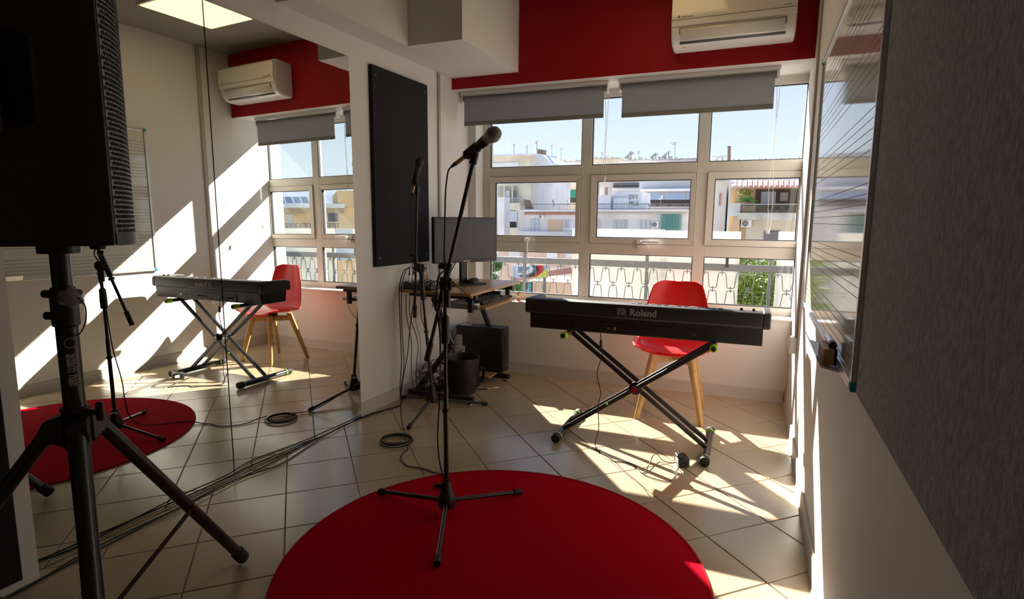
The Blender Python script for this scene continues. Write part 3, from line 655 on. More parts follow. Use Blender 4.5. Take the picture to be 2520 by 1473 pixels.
def meshmat(name, col, rough, metal):
    m = mat(name, col, rough, metal=metal); n = m.node_tree; b = n.nodes['Principled BSDF']
    tc_ = n.nodes.new('ShaderNodeTexCoord'); vo = n.nodes.new('ShaderNodeTexVoronoi'); vo.inputs['Scale'].default_value = 520
    bp = n.nodes.new('ShaderNodeBump'); bp.inputs['Strength'].default_value = 1.0; bp.inputs['Distance'].default_value = 0.002; bp.invert = True
    n.links.new(tc_.outputs['Object'], vo.inputs['Vector']); n.links.new(vo.outputs['Distance'], bp.inputs['Height']); n.links.new(bp.outputs[0], b.inputs['Normal'])
    return m
MESHM = meshmat('grille_mesh', (0.36, 0.34, 0.31), 0.45, 0.7); MESHD = meshmat('grille_mesh_dark', (0.03, 0.03, 0.032), 0.5, 0.3)

def tripod_base(t, c, tips, hubz, zf):
    c = Vector((c[0], c[1], 0))
    MB().lathe([(0.0, hubz - 0.055), (0.036, hubz - 0.055), (0.040, hubz - 0.046), (0.039, hubz - 0.018), (0.022, hubz + 0.035), (0.018, hubz + 0.060), (0.0, hubz + 0.060)], c, (0, 0, 1), 24, caps=False).build('hub', BLKPL, t)
    MB().cyl(c + Vector((-0.015, -0.012, hubz + 0.040)), c + Vector((-0.045, -0.030, hubz + 0.040)), 0.014, 0.012, n=12).build('clamp_knob', BLKPL, t, bevel=0.003)
    for p in tips:
        p = Vector((p[0], p[1], zf + 0.014)); a = c + Vector((0, 0, hubz - 0.030)); d = (p - a).normalized()
        lg = MB().cyl(a + d * 0.03, p, 0.0092, n=14).build('leg', BLKMET, t)
        MB().cyl(p - d * 0.034, p + d * 0.008, 0.0135, n=14).build('rubber_foot', BLKRUB, lg, bevel=0.003)
def clutch(t, p, ax_boom, ax_pole, side, hs=1.0):
    p = Vector(p); s_ = Vector(side).normalized()
    MB().cyl(p - s_ * 0.026, p + s_ * 0.006, 0.030, n=28).build('swivel_joint', BLKPL, t, bevel=0.004)
    MB().cyl(p + s_ * 0.006, p + s_ * 0.022, 0.026, n=24).build('friction_disc', BLKRUB, t, bevel=0.002)
    MB().cyl(p - Vector(ax_pole) * 0.01, p - Vector(ax_pole) * 0.095, 0.0175, 0.0155, n=20).build('joint_socket', BLKPL, t)
    MB().cyl(p + s_ * 0.02, p + s_ * 0.04, 0.006, n=12).build('clamp_screw', BRASS, t)
def tbar(t, p, d, L_):
    p = Vector(p); d = Vector(d).normalized()
    MB().cyl(p - d * 0.012, p + d * L_, 0.0028, n=10).build('clamp_bar', BRASS, t)
    for q in (p - d * 0.012, p + d * L_): MB().sph(q, 0.0062, 12, 8).build('clamp_ball', BRASS, t)

# --- stand on the rug
c1 = Vector((-1.163, 2.094, 0))
t = thing('microphone_stand', 'black boom microphone stand with tripod legs on the red rug', 'microphone stand', (c1.x, c1.y, RT))
tripod_base(t, c1, [(-1.543, 2.140), (-0.935, 2.395), (-1.012, 1.745)], 0.105, RT)
MB().cyl(c1 + Vector((0, 0, 0.06)), c1 + Vector((0, 0, 0.60)), 0.0108, n=18).build('lower_tube', BLKMET, t)
MB().cyl(c1 + Vector((0, 0, 0.58)), c1 + Vector((0, 0, 1.00)), 0.0085, n=18).build('upper_tube', BLKMET, t)
MB().lathe([(0.012, 0.0), (0.0185, 0.004), (0.0195, 0.05), (0.0175, 0.115), (0.013, 0.12), (0.010, 0.125)], c1 + Vector((0, 0, 0.780)), (0, 0, 1), 20).build('height_grip', BLKPL, t)
MB().lathe([(0.011, 0), (0.0165, 0.001), (0.0165, 0.014), (0.011, 0.015)], c1 + Vector((0, 0, 0.478)), (0, 0, 1), 18).build('cable_clip', BLKPL, t)
J = Vector((-1.150, 2.112, 1.040)); B0 = Vector((-1.297, 2.166, 0.682)); B1 = Vector((-1.010, 2.050, 1.520))
ax = (B1 - B0).normalized(); sd_ = Vector((0.78, -0.62, 0.0)); sd_ = (sd_ - ax * sd_.dot(ax)).normalized()
Jp = c1 + Vector((0.006, 0.004, 1.035))
clutch(t, Jp, ax, (0, 0, 1), (0.925, 0.38, 0))
off = Vector((-0.925, -0.38, 0)) * 0.006
MB().cyl(B0, B1, 0.0085, n=16).build('boom', BLKMET, t)
MB().cyl(B0 - ax * 0.004, B0 + ax * 0.085, 0.0138, n=18).build('counterweight', BLKPL, t, bevel=0.003)
jb = B0.lerp(B1, ((J - B0).dot(ax)) / (B1 - B0).length)
MB().cyl(jb - ax * 0.085, jb + ax * 0.075, 0.0150, n=18).build('boom_sleeve', BLKPL, t, bevel=0.003)
MB().cyl(jb - ax * 0.105, jb - ax * 0.09, 0.017, n=18).build('sleeve_ring', BLKPL, t, bevel=0.002)
MB().cyl(jb + ax * 0.058, jb + ax * 0.058 + Vector((-0.036, -0.014, 0.012)), 0.012, 0.014, n=14).build('boom_knob', BLKPL, t, bevel=0.003)
MB().cyl(jb, Jp, 0.020, n=18).build('swivel_arm', BLKPL, t)
tbar(t, Jp + Vector((0.925, 0.38, 0)) * 0.040, (0.62, 0.18, -0.55), 0.085)
cl = B1
MB().cyl(cl - ax * 0.004, cl + ax * 0.042, 0.0155, n=18).build('clip_socket', BLKPL, t, bevel=0.003)
mt = Vector((-0.872, 1.985, 1.628)); ml = Vector((-1.050, 2.060, 1.548)); mx_ = (mt - ml).normalized()
MB().cyl(ml + mx_ * 0.012, ml + mx_ * 0.078, 0.0185, 0.0205, n=20).build('clip', BLKRUB, t)
MB().cyl(cl + ax * 0.03, ml + mx_ * 0.045, 0.010, n=14).build('clip_hinge', BLKPL, t)
w1 = mic('microphone', 'silver-headed vocal microphone clipped to the boom above the rug', mt, ml, None)
# cable from that microphone, down the stand, over the floor to the coil and up to the desk
cable('microphone_cable', [w1, w1 + Vector((-0.02, 0.01, -0.02)), w1 + Vector((-0.034, 0.014, -0.10)), (-1.158, 2.09, 1.30), (-1.160, 2.085, 1.16), (-1.152, 2.075, 1.10), (-1.185, 2.075, 1.06), (-1.190, 2.07, 0.95), (-1.186, 2.09, 0.80), (-1.196, 2.10, 0.55), (-1.220, 2.12, 0.35), (-1.215, 2.13, 0.22), (-1.200, 2.16, 0.10), (-1.225, 2.23, 0.030), (-1.30, 2.36, 0.016), (-1.367, 2.425, 0.0135), (-1.44, 2.45, 0.005), (-1.512, 2.467, 0.005), (-1.604, 2.465, 0.005), (-1.68, 2.52, 0.005), (-1.715, 2.585, 0.006), (-1.715, 2.64, 0.010), (-1.757, 2.695, 0.024)], 0.0032, 'black cable running from the boom microphone down the stand to the floor')
t = thing('cable_coil', 'black cable wound into a flat coil on the tiles', 'cable coil', (-1.850, 2.728, 0))
lp = []
for i in range(5 * 28 + 1):
    a = 2 * math.pi * i / 28; k = i / 28
    r_ = 0.092 + 0.008 * math.sin(k * 2.3) - 0.003 * k
    lp.append((-1.850 + r_ * math.cos(a - 0.5) + 0.004 * math.sin(k * 1.7), 2.728 + r_ * 0.98 * math.sin(a - 0.5) + 0.006 * math.cos(k * 2.1), 0.005 + 0.0042 * k * 0.9))
MB().tube(lp, 0.0032, 6).build('loops', BLKRUB, t)
# --- second stand in front of the desk, leaning a little
c2 = Vector((-1.948, 3.314, 0))
t = thing('microphone_stand', 'black boom microphone stand leaning in front of the computer desk', 'microphone stand', c2)
tripod_base(t, c2, [(-2.272, 3.445), (-1.645, 3.548), (-1.893, 2.932)], 0.115, 0)
top2 = Vector((-2.040, 3.338, 0.955)); d2 = (top2 - (c2 + Vector((0, 0, 0.14)))).normalized(); b2 = c2 + Vector((0, 0, 0.14))
MB().cyl(b2, b2 + d2 * 0.50, 0.0105, n=16).build('lower_tube', BLKMET, t)
MB().cyl(b2 + d2 * 0.48, top2, 0.0082, n=16).build('upper_tube', BLKMET, t)
MB().lathe([(0.012, 0.0), (0.0175, 0.004), (0.0185, 0.05), (0.0165, 0.115), (0.010, 0.125)], top2 - d2 * 0.20, d2, 18).build('height_grip', BLKPL, t)
MB().lathe([(0.011, 0), (0.0160, 0.001), (0.0160, 0.014), (0.011, 0.015)], b2 + d2 * 0.40, d2, 16).build('cable_clip', BLKPL, t)
B0 = Vector((-2.098, 3.350, 0.632)); B1 = Vector((-2.062, 3.345, 1.470)); ax = (B1 - B0).normalized()
MB().cyl(B0, B1, 0.0080, n=14).build('boom', BLKMET, t)
MB().cyl(B0 - ax * 0.004, B0 + ax * 0.085, 0.0135, n=16).build('counterweight', BLKPL, t, bevel=0.003)
jb = B0 + ax * 0.355
MB().cyl(jb - ax * 0.03, jb + ax * 0.06, 0.0140, n=16).build('boom_sleeve', BLKPL, t, bevel=0.003)
MB().cyl(jb - ax * 0.20, jb - ax * 0.11, 0.0125, n=16).build('sleeve_ring', BLKPL, t, bevel=0.002)
MB().cyl(jb, top2 + Vector((0, 0, 0.02)), 0.018, n=16).build('swivel_arm', BLKPL, t)
clutch(t, top2 + Vector((0.004, 0, 0.02)), ax, d2, (0.925, 0.38, 0))
tbar(t, top2 + Vector((0.042, 0.016, 0.03)), (-0.10, -0.05, -1), 0.095)
MB().cyl(jb + ax * 0.07, jb + ax * 0.07 + Vector((-0.034, -0.014, 0.004)), 0.011, 0.013, n=12).build('boom_knob', BLKPL, t, bevel=0.003)
MB().cyl(B1 - ax * 0.004, B1 + ax * 0.042, 0.0150, n=16).build('clip_socket', BLKPL, t, bevel=0.003)
mt = Vector((-2.022, 3.330, 1.700)); ml = Vector((-2.095, 3.362, 1.525)); mx_ = (mt - ml).normalized()
MB().cyl(ml + mx_ * 0.012, ml + mx_ * 0.075, 0.0180, 0.0200, n=18).build('clip', BLKRUB, t)
MB().cyl(B1 + ax * 0.03, ml + mx_ * 0.05, 0.009, n=12).build('clip_hinge', BLKPL, t)
w2_ = mic('microphone', 'dark grey vocal microphone on the stand in front of the black acoustic panel', mt, ml, None, grille=BLKMET, body=DKPL)
cable('microphone_cable', [w2_, w2_ + Vector((-0.006, 0.002, -0.05)), (-2.115, 3.36, 1.15), (-2.120, 3.365, 0.98), (-2.118, 3.40, 0.90), (-2.120, 3.385, 0.78), (-2.150, 3.37, 0.55), (-2.170, 3.36, 0.35), (-2.165, 3.30, 0.22), (-2.06, 3.10, 0.12), (-1.93, 2.92, 0.02), (-1.79, 2.77, 0.022)], 0.0032, 'black cable dropping from the dark microphone to the coil on the floor')

# ================================================================== loudspeaker and its stand
G = Vector((-1.60, 0.90, 0))
t = thing('speaker_stand', 'tall black tripod loudspeaker stand at the left edge of the room', 'speaker stand', G)
MB().cyl(G + Vector((0, 0, 0.20)), G + Vector((0, 0, 1.06)), 0.0245, n=28).build('lower_tube', BLKMET, t)
MB().cyl(G + Vector((0, 0, 0.95)), G + Vector((0, 0, 1.232)), 0.0215, n=28).build('upper_tube', BLKMET, t)
MB().lathe([(0.0246, 0), (0.030, 0.004), (0.030, 0.085), (0.0265, 0.10), (0.0218, 0.102)], G + Vector((0, 0, 1.025)), (0, 0, 1), 28).build('collar', BLKPL, t)
rv = Vector((0.925, 0.38, 0)); tv = Vector((0.872, -0.49, 0))         # image-right and towards the camera
for z in (1.052, 1.108): MB().cyl(G - rv * 0.020 + Vector((0, 0, z)), G - rv * 0.052 + Vector((0, 0, z)), 0.0105, n=14).build('clamp_bolt', BLKPL, t, bevel=0.003)
kd = (tv * 0.9 + rv * 0.35).normalized(); kc = G + kd * 0.044 + Vector((0, 0, 1.105))
KNG = mat('knob_grey', (0.22, 0.215, 0.23), 0.5)
MB().cyl(G + kd * 0.02 + Vector((0, 0, 1.105)), kc, 0.008, n=12).build('knob_shaft', BLKPL, t)
n = 60; e1 = UP; e2 = kd.cross(UP)
m = MB(); m.prism([((0.026 + 0.0035 * math.cos(6 * 2 * math.pi * i / n)) * math.cos(2 * math.pi * i / n), (0.026 + 0.0035 * math.cos(6 * 2 * math.pi * i / n)) * math.sin(2 * math.pi * i / n)) for i in range(n)], kd * 0.016, kc, e1, e2)
kn = m.build('clamp_knob', KNG, t, bevel=0.003)
MB().lathe([(0.020, 0.0155), (0.0185, 0.0185), (0.012, 0.021), (0.0, 0.022)], kc, kd, 28, caps=False).build('knob_cap', KNG, kn)
MB().tube(crom([kc + kd * 0.004 + rv * 0.02, kc + rv * 0.038 + Vector((0, 0, -0.025)), kc + rv * 0.034 + Vector((0, 0, -0.065)), G + rv * 0.024 + kd * 0.012 + Vector((0, 0, 1.005)), G + kd * 0.027 + Vector((0, 0, 1.012)), G - rv * 0.012 + kd * 0.024 + Vector((0, 0, 1.030))], 5), 0.0016, 6).build('lanyard', BLKRUB, t)
# leg carrier, legs and braces
ZH = 0.770
MB().lathe([(0.0248, 0), (0.030, 0.003), (0.0305, 0.10), (0.0325, 0.104), (0.0325, 0.112), (0.0248, 0.114)], G + Vector((0, 0, ZH - 0.07)), (0, 0, 1), 28).build('leg_carrier', BLKPL, t)
MB().cyl(G + rv * 0.02 + Vector((0, 0, ZH + 0.028)), G + rv * 0.058 + Vector((0, 0, ZH + 0.028)), 0.0085, n=12).build('carrier_bolt', BLKPL, t)
MB().box(G + rv * 0.064 + Vector((0, 0, ZH + 0.030)), (0.020, 0.013, 0.052), rz=math.atan2(rv.y, rv.x)).build('carrier_knob', BLKPL, t, bevel=0.006)
f1 = Vector((-1.712, 1.484, 0.026)); dv = f1 - G; dv.z = 0
for k in range(3):
    d = Matrix.Rotation(R((0, 120, 229)[k]), 3, 'Z') @ dv; foot = G + d; foot.z = 0.026; u_ = d.normalized()
    a = G + u_ * 0.052 + Vector((0, 0, ZH - 0.005)); ld = (foot - a).normalized()
    wv = u_.cross(UP)
    MB().prism([(0.02, -0.062), (0.066, -0.040), (0.078, -0.012), (0.066, 0.012), (0.02, 0.028)], wv * 0.050, G + Vector((0, 0, ZH)) - wv * 0.025, u_, UP).build('leg_bracket', BLKPL, t, bevel=0.006)
    lg = MB().cyl(a, foot, 0.0185, n=20).build('leg', BLKMET, t)
    MB().cyl(foot - ld * 0.045, foot + ld * 0.012, 0.0235, n=20).build('rubber_foot', BLKRUB, lg, bevel=0.004)
    p = a.lerp(foot, 0.555) + wv * 0.0; q = G + u_ * 0.027 + Vector((0, 0, 0.215))
    for s_ in (1,):
        A = [p + wv * (s_ * 0.020 - 0.002) + UP * 0.008, p + wv * (s_ * 0.020 + 0.002) + UP * 0.008, p + wv * (s_ * 0.020 + 0.002) - UP * 0.008, p + wv * (s_ * 0.020 - 0.002) - UP * 0.008]
        MB().hexa(A, [v + (q - p) for v in A]).build('brace', BLKMET, t)
    MB().cyl(p + wv * 0.014, p + wv * 0.027, 0.006, n=12).build('rivet', CHROME if k == 0 else BLKMET, t)
MB().lathe([(0.0248, 0), (0.029, 0.003), (0.029, 0.05), (0.0248, 0.053)], G + Vector((0, 0, 0.190)), (0, 0, 1), 24).build('brace_collar', BLKPL, t)
fd = (tv * 0.96 + rv * 0.22).normalized(); fx = UP.cross(fd).normalized()
text('lettering', 'adam hall', 0.036, PRINT, t, G + fd * 0.0252 + Vector((0, 0, 0.915)), (0, 0, -1), -(UP.cross(fd)) * -1, bold=0.0008, xs=0.62)
MB().lathe([(0.011, 0), (0.011, 0.0008), (0.0135, 0.0008), (0.0135, 0)], G + fd * 0.0244 + Vector((0, 0, 0.985)), fd, 24, caps=False).build('emblem', PRINT, t)

S0 = Vector((-1.655, 0.905, 1.234)); FA = R(60)
F_ = Vector((math.cos(FA), math.sin(FA), 0)); S_ = Vector((math.sin(FA), -math.cos(FA), 0))
t = thing('loudspeaker', 'large black loudspeaker on the tripod stand', 'loudspeaker', S0)
def SP(f, s_, z): return S0 + F_ * f + S_ * s_ + UP * z
hh = 0.66
plan = [(-0.19, -0.10), (-0.17, -0.13), (0.07, -0.195), (0.105, -0.200), (0.135, -0.195), (0.135, 0.195), (0.105, 0.200), (0.07, 0.195), (-0.17, 0.13), (-0.19, 0.10)]
cab = MB(); nn = len(plan)
cab.add([SP(p[0] * k, p[1] * k, z) for z, k in ((0.0, 0.985), (0.012, 1.0), (hh - 0.012, 1.0), (hh, 0.985)) for p in plan], [tuple(range(nn - 1, -1, -1)), tuple(range(3 * nn, 4 * nn))] + [(j * nn + i, j * nn + (i + 1) % nn, (j + 1) * nn + (i + 1) % nn, (j + 1) * nn + i) for j in range(3) for i in range(nn)])
cab.build('cabinet', BLKPL, t, bevel=0.004)
# perforated curved grille on the front
def gp(u, v): 
    s_ = (u * 2 - 1) * 0.186; return SP(0.137 + 0.052 * (1 - (u * 2 - 1) ** 2) ** 0.8, s_, 0.03 + v * (hh - 0.06))
MB().surf(gp, 24, 1).build('grille', mat('grille_steel', (0.22, 0.225, 0.25), 0.5), t, smooth=60)
nu, nv = 34, 52; hd = MB()
tot = 0
for j in range(nv):
    for i in range(nu):
        u = (i + 0.5 + 0.5 * (j % 2)) / (nu + 0.5); v = (j + 0.5) / nv
        c = gp(u, v); du = (gp(min(u + 0.01, 1), v) - gp(max(u - 0.01, 0), v)).normalized(); nrm = du.cross(UP).normalized()
        if nrm.dot(F_) < 0: nrm = -nrm
        o = len(hd.v); r_ = 0.0050
        hd.v += [c + nrm * 0.0012 + (du * math.cos(math.pi / 3 * k) + UP * math.sin(math.pi / 3 * k)) * r_ for k in range(6)]; hd.f.append(tuple(range(o, o + 6)))
ho = hd.build('grille_holes', mat('grille_hole', (0.006, 0.006, 0.007), 0.9), t, smooth=0); ho['kind'] = 'stuff'
for z in (0.0, hh - 0.03): MB().prism([(0.137, -0.19)] + [(0.139 + 0.054 * (1 - (k / 8 - 1) ** 2) ** 0.8, (k / 8 - 1) * 0.188) for k in range(17)] + [(0.137, 0.19)], UP * 0.03, SP(0, 0, z), F_, S_).build('grille_rim', BLKPL, t, bevel=0.003)
# moulded hand grip on the side that faces the camera: flat plate with the pocket's shade as near-black colour, bar across
sdir = (SP(-0.17, 0.13, 0) - SP(0.07, 0.195, 0)).normalized(); sn = sdir.cross(UP); sn = -sn if sn.dot(S_) < 0 else sn
hc = SP(-0.05, 0.1625, 0.37)
MB().prism(rrect(0.125, 0.21, 0.025), sn * 0.0016, hc, sdir, UP).build('pocket_shade_plate', mat('pocket_shade', (0.004, 0.004, 0.005), 0.8), t)
ring = MB(); oo = rrect(0.137, 0.222, 0.03, 5); ii = rrect(0.123, 0.208, 0.025, 5); k = len(oo)
ring.add([hc + sdir * p[0] + UP * p[1] for p in oo] + [hc + sdir * p[0] + UP * p[1] + sn * 0.005 for p in ii], [(i, (i + 1) % k, k + (i + 1) % k, k + i) for i in range(k)]); ring.build('handle_rim', BLKPL, t)
MB().box(hc + sn * 0.008 + sdir * 0.018, (0.040, 0.014, 0.235), rz=math.atan2(sdir.y, sdir.x)).build('grip', BLKPL, t, bevel=0.006)
MB().cyl(Vector((G.x, G.y, S0.z - 0.022)), Vector((G.x, G.y, S0.z + 0.002)), 0.045, n=24).build('pole_mount', BLKPL, t)
for f, s_ in ((0.10, 0.14), (0.10, -0.14), (-0.13, 0.09), (-0.13, -0.09)): MB().cyl(SP(f, s_, -0.010), SP(f, s_, 0.001), 0.016, 0.018, n=14).build('rubber_foot', BLKRUB, t)
# ================================================================== computer desk
DX0, DX1, DY0, DY1, DZ = -2.268, -1.705, 3.425, 4.345, 0.806
t = thing('computer_desk', 'small oak-topped computer desk with black metal frame in the corner', 'desk', ((DX0 + DX1) / 2, (DY0 + DY1) / 2, 0))
MB().bb((DX0, DY0, DZ - 0.020), (DX1, DY1, DZ)).build('desktop', OAK, t, bevel=0.002)
for y in (DY0 + 0.092, DY1 - 0.165):
    MB().bb((DX0 + 0.03, y - 0.015, DZ - 0.052), (DX1 + 0.0, y + 0.015, DZ - 0.0205)).build('top_rail', BLKMET, t, bevel=0.003)
    MB().bb((DX0 + 0.01, y - 0.02, 0.022), (DX1 - 0.025, y + 0.02, 0.058)).build('foot_bar', BLKMET, t, bevel=0.003)
    for a, b in (((-2.045, DZ - 0.052), (-1.905, 0.42)), ((-1.905, 0.42), (-2.19, 0.058))):
        A = Vector((a[0], y, a[1])); B = Vector((b[0], y, b[1])); dd = (B - A).normalized(); nn_ = dd.cross(Vector((0, 1, 0))).normalized()
        q = [A + nn_ * (i * 0.020) + Vector((0, j * 0.0125, 0)) for i, j in ((-1, -1), (1, -1), (1, 1), (-1, 1))]
        MB().hexa(q, [v + (B - A) for v in q]).build('leg', BLKMET, t, bevel=0.003)
    for x in (DX0 + 0.05, DX1 - 0.06): MB().lathe([(0.0, 0.0), (0.018, 0.0), (0.018, 0.005), (0.006, 0.010), (0.006, 0.024), (0.0, 0.024)], (x, y, 0), (0, 0, 1), 16, caps=False).build('levelling_foot', CHROME, t)
    MB().bb((DX1 - 0.065, y - 0.012, 0.662), (DX1 - 0.030, y + 0.012, DZ - 0.052)).build('tray_hanger', BLKMET, t, bevel=0.003)
    MB().bb((DX0 + 0.20, y + (0.012 if y < 3.8 else -0.030), 0.680), (DX1 + 0.005, y + (0.030 if y < 3.8 else -0.012), 0.710)).build('tray_runner', STEEL, t, bevel=0.002)
TY0, TY1 = DY0 + 0.124, DY1 - 0.200
MB().bb((DX0 + 0.24, TY0, 0.682), (DX1 + 0.055, TY1, 0.698)).build('keyboard_tray', OAK, t, bevel=0.002)
MB().bb((DX0 + 0.02, 3.99, 0.0585), (DX1 - 0.12, DY1 - 0.06, 0.0735)).build('lower_shelf', OAK, t, bevel=0.002)

# monitor
ml_ = Vector((-2.118, 3.655, 0)); mr_ = Vector((-1.830, 4.140, 0)); mdv = (mr_ - ml_).normalized(); mn = Vector((mdv.y, -mdv.x, 0))
mc = (ml_ + mr_) / 2; mw = (mr_ - ml_).length; mrz = math.atan2(mdv.y, mdv.x)
t = thing('computer_monitor', 'black flat computer monitor switched off on the desk', 'monitor', (mc.x, mc.y, DZ))
def MP_(a, o, z): return mc + mdv * a + mn * o + UP * z
z0, z1 = 0.978, 1.318
MB().box(MP_(0, -0.018, (z0 + z1) / 2), (mw, 0.036, z1 - z0), rz=mrz).build('housing', BLKPL, t, bevel=0.005)
MB().box(MP_(0, 0.0006, (z0 + z1) / 2 + 0.006), (mw - 0.032, 0.0012, z1 - z0 - 0.046), rz=mrz).build('screen', ESCR, t, smooth=0)
text('lettering', 'SAMSUNG', 0.013, WPL, t, MP_(0.0, 0.0006, z0 + 0.0095), mdv, UP, bold=0.0004)
for a, m_ in ((-mw / 2 + 0.035, BLUEP), (-mw / 2 + 0.058, BLUEP)): MB().box(MP_(a, 0.0012, z0 + 0.018), (0.017, 0.0006, 0.012), rz=mrz).build('sticker', m_, t, smooth=0)
for k in range(6): MB().box(MP_(mw / 2 - 0.03 - 0.018 * k, 0.0006, z0 + 0.009), (0.008, 0.001, 0.002), rz=mrz).build('button', PRINT, t, smooth=0)
MB().box(MP_(0.0, -0.050, 0.930), (0.060, 0.030, 0.240), rz=mrz).build('neck', BLKPL, t, bevel=0.006)
MB().box(MP_(0.0, -0.040, DZ + 0.007), (0.30, 0.19, 0.013), rz=mrz).build('foot', BLKPL, t, bevel=0.005)
# mouse on the monitor foot
ms = MB().sph((0, 0, 0), 1, 20, 12, (0.034, 0.056, 0.036))
ms.v = [Vector((v.x * (1 - 0.18 * (v.y > 0) * abs(v.y) / 0.056), v.y, max(v.z, -0.002))) for v in ms.v]
rot = Matrix.Rotation(R(-35), 3, 'Z'); mp = MP_(0.055, 0.010, DZ + 0.0158); ms.v = [rot @ v + mp for v in ms.v]
t = thing('computer_mouse', 'black computer mouse resting on the foot of the monitor', 'mouse', mp)
ms.build('shell', BLKPL, t)
MB().cyl(mp + rot @ Vector((-0.004, 0.030, 0.030)), mp + rot @ Vector((0.004, 0.030, 0.030)), 0.006, n=14).build('wheel', DKPL, t)
# mixer
MX0, MX1, MY0, MY1 = -2.262, -2.040, 3.47, 3.70
t = thing('audio_mixer', 'small black audio mixer with rows of knobs on the desk by the wall', 'mixer', ((MX0 + MX1) / 2, (MY0 + MY1) / 2, DZ))
def mz(x): return DZ + 0.052 - 0.026 * (x - MX0) / (MX1 - MX0)
MB().hexa([Vector((MX0, MY0, DZ + 0.001)), Vector((MX1, MY0, DZ + 0.001)), Vector((MX1, MY1, DZ + 0.001)), Vector((MX0, MY1, DZ + 0.001))], [Vector((MX0, MY0, mz(MX0))), Vector((MX1, MY0, mz(MX1))), Vector((MX1, MY1, mz(MX1))), Vector((MX0, MY1, mz(MX0)))]).build('case', DKPL, t, bevel=0.004)
NAVY = mat('mixer_blue', (0.03, 0.045, 0.10), 0.4)
MB().hexa([Vector((MX0 + 0.02, MY0 - 0.0015, DZ + 0.008)), Vector((MX1 - 0.01, MY0 - 0.0015, DZ + 0.008)), Vector((MX1 - 0.01, MY0 - 0.0015, mz(MX1) - 0.004)), Vector((MX0 + 0.02, MY0 - 0.0015, mz(MX0) - 0.006))], [Vector((MX0 + 0.02, MY0, DZ + 0.008)), Vector((MX1 - 0.01, MY0, DZ + 0.008)), Vector((MX1 - 0.01, MY0, mz(MX1) - 0.004)), Vector((MX0 + 0.02, MY0, mz(MX0) - 0.006))]).build('side_trim', NAVY, t, smooth=0)
for i in range(6):
    for j in range(7):
        x = MX0 + 0.075 + i * 0.0235; y = MY0 + 0.02 + j * 0.032; z = mz(x)
        if i == 5 or (i + j) % 7 == 3: k = MB().cyl((x, y, z - 0.002), (x, y, z + 0.016), 0.0065, 0.0055, n=10)
        else: k = MB().cyl((x, y, z - 0.002), (x, y, z + 0.013), 0.0055, 0.0045, n=10)
        k.build('knob', (BLKPL, DKPL, PRINT, WPL, BLKPL)[(i * 3 + j) % 5], t)
for j in range(4):
    MB().cyl((MX0 + 0.030, MY0 + 0.03 + j * 0.05, mz(MX0) - 0.004), (MX0 + 0.030, MY0 + 0.03 + j * 0.05, mz(MX0) + 0.004), 0.012, n=16).build('socket', STEEL, t)
def plug(name, p, top, m_, label, r_=0.0075):
    t = thing(name, label, 'plug', p); p = Vector(p)
    MB().cyl(p, p + Vector((0, 0, 0.040)), r_, n=12).build('shell', m_, t); MB().cyl(p + Vector((0, 0, 0.040)), p + Vector((0.001, 0, top)), r_ * 0.8, r_ * 0.5, n=10).build('sleeve', BLKRUB, t)
    return p + Vector((0.001, 0, top))
pa = plug('audio_plug', (MX0 + 0.030, MY0 + 0.03, mz(MX0) + 0.004), 0.075, CHROME, 'chrome cable plug standing in the wall-side corner of the mixer')
pb = plug('audio_plug', (MX0 + 0.030, MY0 + 0.08, mz(MX0) + 0.004), 0.075, CHROME, 'second chrome cable plug from the wall-side corner of the mixer')
pc_ = plug('audio_plug', (MX0 + 0.070, MY1 - 0.03, mz(MX0 + 0.07) + 0.001), 0.055, REDP, 'red-banded cable plug standing at the window end of the mixer')
wl = lambda y: lx(y)
cable('audio_cable', [pa, pa + Vector((0.004, -0.006, 0.016)), (MX0 + 0.010, MY0 - 0.012, mz(MX0) + 0.075), (MX0 + 0.000, DY0 - 0.010, DZ + 0.01), (-2.258, 3.408, 0.60), (-2.250, 3.405, 0.30), (-2.235, 3.36, 0.12), (-2.215, 3.33, 0.006), (-2.20, 3.28, 0.005), (-2.25, 3.14, 0.005), (-2.29, 2.98, 0.005), (-2.315, 2.75, 0.005), (-2.305, 2.47, 0.005), (-2.29, 2.15, 0.005), (-2.305, 1.95, 0.005), (-2.308, 1.75, 0.005), (-2.296, 1.38, 0.005), (-2.288, 1.13, 0.005), (-2.24, 0.6, 0.005), (-2.20, 0.0, 0.005)], 0.0034, 'long black cable from the mixer lying along the foot of the mirror')
cable('audio_cable', [pb, pb + Vector((0.004, -0.006, 0.018)), (MX0 + 0.025, MY0 + 0.01, mz(MX0) + 0.090), (MX0 + 0.022, DY0 - 0.014, DZ + 0.02), (-2.238, 3.400, 0.55), (-2.222, 3.395, 0.28), (-2.215, 3.34, 0.10), (-2.19, 3.30, 0.012), (-2.225, 3.16, 0.010), (-2.27, 3.00, 0.006), (-2.29, 2.75, 0.012), (-2.27, 2.50, 0.005), (-2.235, 2.20, 0.005), (-2.29, 1.98, 0.012), (-2.29, 1.72, 0.012), (-2.318, 1.40, 0.006), (-2.315, 1.24, 0.005), (-2.280, 1.08, 0.010), (-2.26, 0.6, 0.006), (-2.16, 0.0, 0.005)], 0.0030, 'second black cable crossing the first along the foot of the mirror')
cable('audio_cable', [pc_, pc_ + Vector((-0.004, 0, 0.018)), (MX0 + 0.02, MY1 - 0.045, mz(MX0) + 0.075), (MX0 + 0.012, MY1 - 0.09, mz(MX0) + 0.045), (MX0 + 0.004, MY1 - 0.13, mz(MX0) + 0.004)], 0.0026, 'short black cable looping over the window end of the mixer')
